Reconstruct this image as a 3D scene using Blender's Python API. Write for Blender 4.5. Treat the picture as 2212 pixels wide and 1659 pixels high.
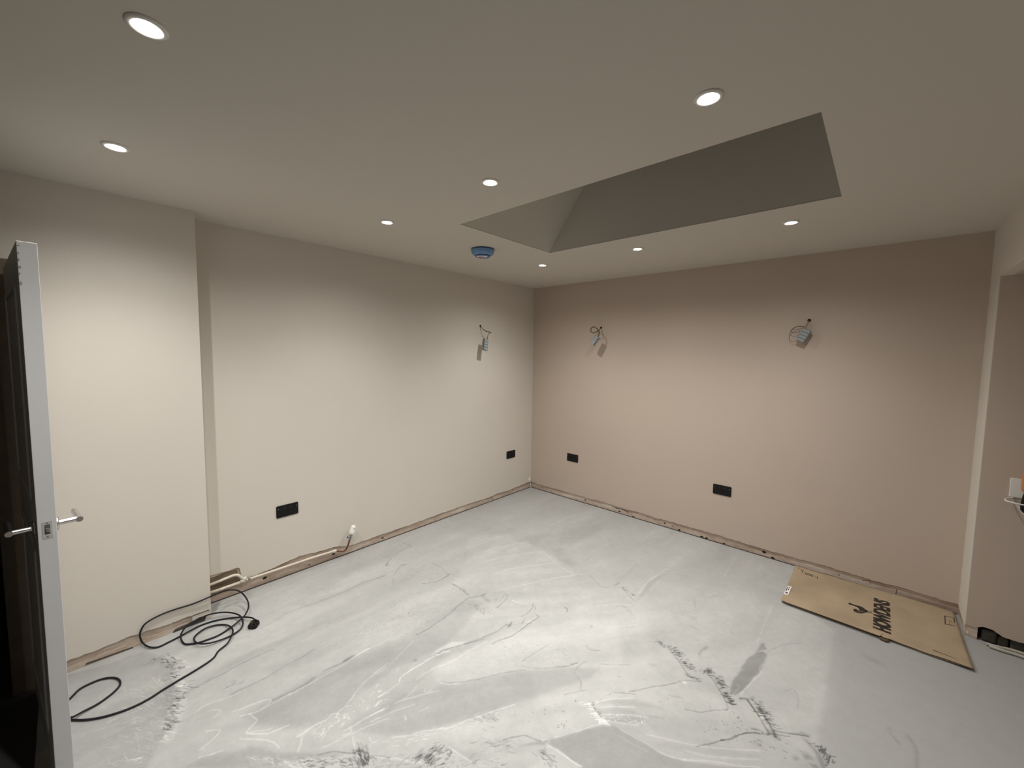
import bpy, bmesh, math, json
import numpy as np
from mathutils import Vector, Matrix, Quaternion
PI = math.pi
for _o in list(bpy.data.objects): bpy.data.objects.remove(_o)
COL = bpy.context.scene.collection
SC = bpy.context.scene
# ------------------------------------------------------------------ camera
H = 2.418
YAW, PITCH, ROLL, FPX = 0.7362, -0.0740, 0.0142, 877.43
CAMPOS = (3.1089, -3.8031, 1.6376)
cd = bpy.data.cameras.new('camera'); cam = bpy.data.objects.new('camera', cd); COL.objects.link(cam)
fw = Vector((-math.sin(YAW)*math.cos(PITCH), math.cos(YAW)*math.cos(PITCH), math.sin(PITCH)))
rt = Vector((math.cos(YAW), math.sin(YAW), 0)); up = rt.cross(fw)
r2 = math.cos(ROLL)*rt + math.sin(ROLL)*up; u2 = -math.sin(ROLL)*rt + math.cos(ROLL)*up
cam.matrix_world = Matrix(((r2.x, u2.x, -fw.x, CAMPOS[0]), (r2.y, u2.y, -fw.y, CAMPOS[1]), (r2.z, u2.z, -fw.z, CAMPOS[2]), (0, 0, 0, 1)))
cd.sensor_fit = 'HORIZONTAL'; cd.sensor_width = 36; cd.lens = FPX*36/2212; cd.clip_start = 0.02; cd.clip_end = 60
SC.camera = cam
# ------------------------------------------------------------------ world, exposure
wd = bpy.data.worlds.new('night'); SC.world = wd; wd.use_nodes = True
wd.node_tree.nodes['Background'].inputs[0].default_value = (0.010, 0.012, 0.018, 1)
wd.node_tree.nodes['Background'].inputs[1].default_value = 1.0
SC.view_settings.view_transform = 'Standard'; SC.view_settings.look = 'None'
SC.view_settings.exposure = 0.0; SC.view_settings.gamma = 1.0; SC.view_settings.use_curve_mapping = False
SC.cycles.max_bounces = 10; SC.cycles.diffuse_bounces = 6
BEAMS = ((33.0, 118), (27.0, 158)); SPOT_BLEND = 1.0;   # a bright core and a wide skirt per lamp
LENS_E = 60.0; SPOT_COL = (1.0, 0.985, 0.955)
LIGHTS = [(x, y) for y in (-0.945, -2.46, -3.631) for x in (0.86, 1.74, 2.675)][:8]
# ------------------------------------------------------------------ helpers
def link(name, me, mat=None, parent=None):
    o = bpy.data.objects.new(name, me); COL.objects.link(o)
    if mat: me.materials.append(mat)
    if parent: o.parent = parent
    return o
def mesh(name, vs, fs, mat=None, parent=None, smooth=False):
    me = bpy.data.meshes.new(name); me.from_pydata([tuple(v) for v in vs], [], fs); me.update()
    if smooth: me.shade_smooth()
    return link(name, me, mat, parent)
def bm_obj(name, bm, mat=None, parent=None, smooth=False, recalc=True):
    if recalc: bmesh.ops.recalc_face_normals(bm, faces=bm.faces)
    me = bpy.data.meshes.new(name); bm.to_mesh(me); bm.free()
    if smooth: me.shade_smooth()
    return link(name, me, mat, parent)
def add_box(bm, lo, hi, bev=0, M=None, seg=2):
    c = [(a+b)/2 for a, b in zip(lo, hi)]; s = [abs(b-a) for a, b in zip(lo, hi)]
    r = bmesh.ops.create_cube(bm, size=1, matrix=Matrix.Translation(c) @ Matrix.Diagonal((*s, 1)))
    vs = r['verts']
    if bev:
        es = list({e for v in vs for e in v.link_edges})
        rb = bmesh.ops.bevel(bm, geom=es, offset=bev, segments=seg, affect='EDGES', profile=.5)
        vs = list({v for f in rb['faces'] for v in f.verts} | {v for v in vs if v.is_valid})
    if M is not None: bmesh.ops.transform(bm, matrix=M, verts=vs)
def catmull(P, n=6, closed=False):
    P = [Vector(p) for p in P]; out = []; N = len(P)
    for i in range(N if closed else N-1):
        if closed: a, b, c, d = P[(i-1) % N], P[i], P[(i+1) % N], P[(i+2) % N]
        else: a, b, c, d = P[max(i-1, 0)], P[i], P[i+1], P[min(i+2, N-1)]
        for k in range(n):
            t = k/n
            out.append(.5*((2*b)+(c-a)*t+(2*a-5*b+4*c-d)*t*t+(3*b-a-3*c+d)*t**3))
    if not closed: out.append(P[-1])
    return out
def add_tube(bm, P, r, seg=10, closed=False, caps=True):
    P = [Vector(p) for p in P]; N = len(P); rings = []
    rad = r if hasattr(r, '__len__') else [r]*N
    T = []
    for i in range(N):
        a = P[(i-1) % N] if closed else P[max(i-1, 0)]; b = P[(i+1) % N] if closed else P[min(i+1, N-1)]
        t = b-a; T.append(t.normalized() if t.length > 1e-9 else Vector((0, 0, 1)))
    n = T[0].orthogonal().normalized()
    for i in range(N):
        n = (n-T[i]*n.dot(T[i])); n = n.normalized() if n.length > 1e-6 else T[i].orthogonal().normalized()
        b = T[i].cross(n)
        rings.append([bm.verts.new(P[i]+rad[i]*(math.cos(2*PI*k/seg)*n+math.sin(2*PI*k/seg)*b)) for k in range(seg)])
    for i in range(N if closed else N-1):
        A, B = rings[i], rings[(i+1) % N]
        for k in range(seg): bm.faces.new((A[k], A[(k+1) % seg], B[(k+1) % seg], B[k]))
    if caps and not closed: bm.faces.new(rings[0][::-1]); bm.faces.new(rings[-1])
def add_lathe(bm, prof, seg=32, M=Matrix()):
    """prof: list of (radius, height); closed at the axis where radius is 0"""
    rings = []
    for r, h in prof:
        if r < 1e-7: rings.append([bm.verts.new(M @ Vector((0, 0, h)))])
        else: rings.append([bm.verts.new(M @ Vector((r*math.cos(2*PI*k/seg), r*math.sin(2*PI*k/seg), h))) for k in range(seg)])
    for A, B in zip(rings, rings[1:]):
        for k in range(seg):
            a = [A[0]] if len(A) == 1 else [A[k], A[(k+1) % seg]]
            b = [B[0]] if len(B) == 1 else [B[(k+1) % seg], B[k]]
            if len(a)+len(b) > 2: bm.faces.new(a+b)
def add_prism(bm, pts, z0, z1, M=Matrix()):
    a = [bm.verts.new(M @ Vector((x, y, z0))) for x, y in pts]; b = [bm.verts.new(M @ Vector((x, y, z1))) for x, y in pts]
    bm.faces.new(a[::-1]); bm.faces.new(b); n = len(pts)
    for i in range(n): bm.faces.new((a[i], a[(i+1) % n], b[(i+1) % n], b[i]))
def rrect(w, h, r, n=5, cx=0, cy=0):
    out = []
    for sx, sy, a0 in ((1, 1, 0), (-1, 1, 90), (-1, -1, 180), (1, -1, 270)):
        for k in range(n+1):
            a = math.radians(a0+90*k/n); out.append((cx+sx*(w/2-r)+r*math.cos(a), cy+sy*(h/2-r)+r*math.sin(a)))
    return out
def frame(o, x, z):
    """matrix with local x, z axes in world and origin o"""
    x = Vector(x).normalized(); z = Vector(z); z = (z-x*z.dot(x)).normalized(); y = z.cross(x)
    return Matrix(((x.x, y.x, z.x, o[0]), (x.y, y.y, z.y, o[1]), (x.z, y.z, z.z, o[2]), (0, 0, 0, 1)))
def tag(o, label=None, cat=None, group=None, kind=None):
    if label: o['label'] = label
    if cat: o['category'] = cat
    if group: o['group'] = group
    if kind: o['kind'] = kind
    return o
def empty(name, loc=(0, 0, 0)):
    o = bpy.data.objects.new(name, None); o.empty_display_size = .05; COL.objects.link(o); o.location = loc; return o
def rebase(root, loc):
    """children built in world coordinates are moved under a root standing at loc"""
    root.location = loc
    for c in root.children: c.matrix_parent_inverse = Matrix.Translation(-Vector(loc))
# ------------------------------------------------------------------ materials
def newmat(name):
    m = bpy.data.materials.new(name); m.use_nodes = True; nt = m.node_tree
    return m, nt, nt.nodes['Principled BSDF']
def N(nt, t, **kw):
    n = nt.nodes.new(t)
    for k, v in kw.items():
        if k.startswith('i_'): n.inputs[int(k[2:])].default_value = v
        else: setattr(n, k, v)
    return n
def plain(name, col, rough=.5, metal=0, bump=0, bscale=200, var=0, vscale=5, emis=None, spec=None):
    m, nt, p = newmat(name); p.inputs['Base Color'].default_value = (*col, 1)
    p.inputs['Roughness'].default_value = rough; p.inputs['Metallic'].default_value = metal
    if spec is not None: p.inputs['Specular IOR Level'].default_value = spec
    tc = N(nt, 'ShaderNodeTexCoord')
    if var:
        no = N(nt, 'ShaderNodeTexNoise'); no.inputs['Scale'].default_value = vscale; no.inputs['Detail'].default_value = 6
        nt.links.new(tc.outputs['Object'], no.inputs['Vector'])
        mx = N(nt, 'ShaderNodeMix', data_type='RGBA')
        mx.inputs[6].default_value = (*[c*(1-var) for c in col], 1); mx.inputs[7].default_value = (*[min(c*(1+var), 1) for c in col], 1)
        nt.links.new(no.outputs['Fac'], mx.inputs[0]); nt.links.new(mx.outputs[2], p.inputs['Base Color'])
    if bump:
        nb = N(nt, 'ShaderNodeTexNoise'); nb.inputs['Scale'].default_value = bscale; nb.inputs['Detail'].default_value = 3
        nt.links.new(tc.outputs['Object'], nb.inputs['Vector'])
        bu = N(nt, 'ShaderNodeBump'); bu.inputs['Strength'].default_value = bump; bu.inputs['Distance'].default_value = .001
        nt.links.new(nb.outputs['Fac'], bu.inputs['Height']); nt.links.new(bu.outputs['Normal'], p.inputs['Normal'])
    if emis:
        p.inputs['Emission Color'].default_value = (*emis[0], 1); p.inputs['Emission Strength'].default_value = emis[1]
    return m
M_CREAM = plain('cream wall paint', (.63, .585, .518), .7, bump=.12, bscale=120, var=.025, vscale=2.5)
M_PINK = plain('dusky pink wall paint', (.51, .418, .345), .7, bump=.12, bscale=120, var=.025, vscale=2.5)
M_CEIL = plain('matt ceiling paint', (.58, .54, .475), .8, bump=.08, bscale=120, var=.015, vscale=2)
M_DOORW = plain('white primed door', (.60, .605, .605), .5, bump=.1, bscale=60, var=.05, vscale=9)
M_FRAME = plain('dark timber and door shade', (.11, .085, .055), .6, var=.35, vscale=14)
M_HALL = plain('wall darkened as unlit', (.05, .04, .03), .8, var=.2)  # near-black colour stands in for the unlit hall and room rear
M_TILE_SHADE = plain('charcoal tile and door shade', (.045, .045, .042), .55, var=.4, vscale=7, bump=.2, bscale=40)
M_STEEL = plain('brushed steel', (.62, .61, .59), .28, 1.0)
M_BLACK = plain('black plastic', (.005, .005, .005), .5, spec=.25)
M_BLACK2 = plain('black plastic insert', (.010, .010, .011), .3, spec=.35)
M_RUB = plain('black cable rubber', (.008, .008, .011), .55, spec=.3)
M_CHROME = plain('nickel screw', (.5, .5, .5), .2, 1.0)
M_WHITEP = plain('white plastic', (.78, .77, .72), .35)
M_PIPE = plain('painted pipe', (.66, .60, .49), .45, var=.16, vscale=40, bump=.3, bscale=80)
M_COPPER = plain('tarnished copper', (.20, .085, .05), .45, .75, var=.35, vscale=60)
M_GREY = plain('grey connector plastic', (.20, .22, .22), .4)
M_GREY2 = plain('clear lever plastic', (.32, .35, .35), .3)
M_WIRE = plain('brown wire sheath', (.085, .055, .032), .5)
M_WIREG = plain('grey wire sheath', (.30, .27, .22), .5)
M_GAP = plain('dusty shaded gap', (.06, .05, .042), .9, var=.4, vscale=20)
M_HOLE = plain('dark hole', (.008, .006, .004), .9)
M_BLUE = plain('blue dust cover', (.13, .27, .47), .25, var=.25, vscale=30)
M_STICK = plain('white paper label', (.75, .72, .70), .6)
M_RED = plain('red print', (.6, .08, .05), .6)
M_INK = plain('black print', (.018, .013, .010), .6)
M_LUMP = plain('white filler', (.66, .62, .55), .8, bump=.6, bscale=50, var=.12, vscale=30)
M_CABG = plain('grey sheathing', (.42, .40, .34), .45, var=.1, vscale=20)
M_ORANGE = plain('orange plastic', (.55, .20, .07), .35)
M_LENS = plain('lit lens', (.9, .9, .9), .3, emis=(SPOT_COL, LENS_E))
M_BEZ = plain('satin white bezel', (.72, .70, .66), .35)
M_GLASS, _nt, _p = newmat('rooflight glass')
_p.inputs['Base Color'].default_value = (.9, .95, .95, 1); _p.inputs['Roughness'].default_value = .02; _p.inputs['Transmission Weight'].default_value = 1; _p.inputs['IOR'].default_value = 1.45
def raw_material():
    """old plaster and brick left bare where the skirting was pulled off"""
    m, nt, p = newmat('bare patchy plaster'); L = nt.links.new
    tc = N(nt, 'ShaderNodeTexCoord'); mp = N(nt, 'ShaderNodeMapping'); L(tc.outputs['Object'], mp.inputs[0]); mp.inputs['Scale'].default_value = (1, 1, 4)
    n1 = N(nt, 'ShaderNodeTexNoise'); n1.inputs['Scale'].default_value = 3.0; n1.inputs['Detail'].default_value = 7; n1.inputs['Roughness'].default_value = .62
    n2 = N(nt, 'ShaderNodeTexNoise'); n2.inputs['Scale'].default_value = 22; n2.inputs['Detail'].default_value = 5
    L(mp.outputs[0], n1.inputs['Vector']); L(mp.outputs[0], n2.inputs['Vector'])
    r = N(nt, 'ShaderNodeValToRGB'); e = r.color_ramp.elements
    e[0].position = .30; e[0].color = (.33, .24, .18, 1); e[1].position = .72; e[1].color = (.72, .655, .565, 1)
    for pos, c in ((.42, (.46, .355, .28)), (.52, (.54, .44, .36)), (.62, (.62, .53, .45))):
        k = e.new(pos); k.color = (*c, 1)
    L(n1.outputs['Fac'], r.inputs[0])
    mx = N(nt, 'ShaderNodeMix', data_type='RGBA', blend_type='MULTIPLY'); mx.inputs[0].default_value = .30
    r2_ = N(nt, 'ShaderNodeValToRGB'); r2_.color_ramp.elements[0].position = .35; r2_.color_ramp.elements[0].color = (.55, .5, .46, 1); r2_.color_ramp.elements[1].position = .6
    L(n2.outputs['Fac'], r2_.inputs[0]); L(r.outputs[0], mx.inputs[6]); L(r2_.outputs[0], mx.inputs[7]); L(mx.outputs[2], p.inputs['Base Color'])
    p.inputs['Roughness'].default_value = .85
    b = N(nt, 'ShaderNodeBump'); b.inputs['Strength'].default_value = .8; b.inputs['Distance'].default_value = .004; L(n2.outputs['Fac'], b.inputs['Height']); L(b.outputs[0], p.inputs['Normal'])
    return m
M_RAW = raw_material()
def card_material():
    m, nt, p = newmat('brown cardboard'); L = nt.links.new
    tc = N(nt, 'ShaderNodeTexCoord'); n1 = N(nt, 'ShaderNodeTexNoise'); n1.inputs['Scale'].default_value = 4; n1.inputs['Detail'].default_value = 5; L(tc.outputs['Object'], n1.inputs['Vector'])
    r = N(nt, 'ShaderNodeValToRGB'); r.color_ramp.elements[0].position = .35; r.color_ramp.elements[0].color = (.31, .235, .152, 1); r.color_ramp.elements[1].position = .65; r.color_ramp.elements[1].color = (.385, .295, .195, 1)
    L(n1.outputs['Fac'], r.inputs[0]); L(r.outputs[0], p.inputs['Base Color']); p.inputs['Roughness'].default_value = .7
    wv = N(nt, 'ShaderNodeTexWave'); wv.inputs['Scale'].default_value = 60; L(tc.outputs['Object'], wv.inputs['Vector'])
    b = N(nt, 'ShaderNodeBump'); b.inputs['Strength'].default_value = .08; b.inputs['Distance'].default_value = .001; L(wv.outputs[0], b.inputs['Height']); L(b.outputs[0], p.inputs['Normal'])
    return m
M_CARD = card_material()
M_CARDD = plain('cardboard cut edge', (.10, .065, .035), .8)
# ------------------------------------------------------------------ numpy noise
def lattice(seed, n=256):
    return np.random.RandomState(seed).rand(n, n)
def vnoise(x, y, seed):
    g = lattice(seed); n = g.shape[0]
    xi = np.floor(x).astype(int); yi = np.floor(y).astype(int); fx = x-xi; fy = y-yi
    fx = fx*fx*(3-2*fx); fy = fy*fy*(3-2*fy)
    a = g[xi % n, yi % n]; b = g[(xi+1) % n, yi % n]; c = g[xi % n, (yi+1) % n]; d = g[(xi+1) % n, (yi+1) % n]
    return a*(1-fx)*(1-fy)+b*fx*(1-fy)+c*(1-fx)*fy+d*fx*fy
def fbm(x, y, seed, oct=4, gain=.5):
    s = 0; a = 1; t = 0
    for k in range(oct):
        s = s+a*vnoise(x*2**k+13.1*k, y*2**k+7.7*k, seed+k); t += a; a *= gain
    return s/t-.5
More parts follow.
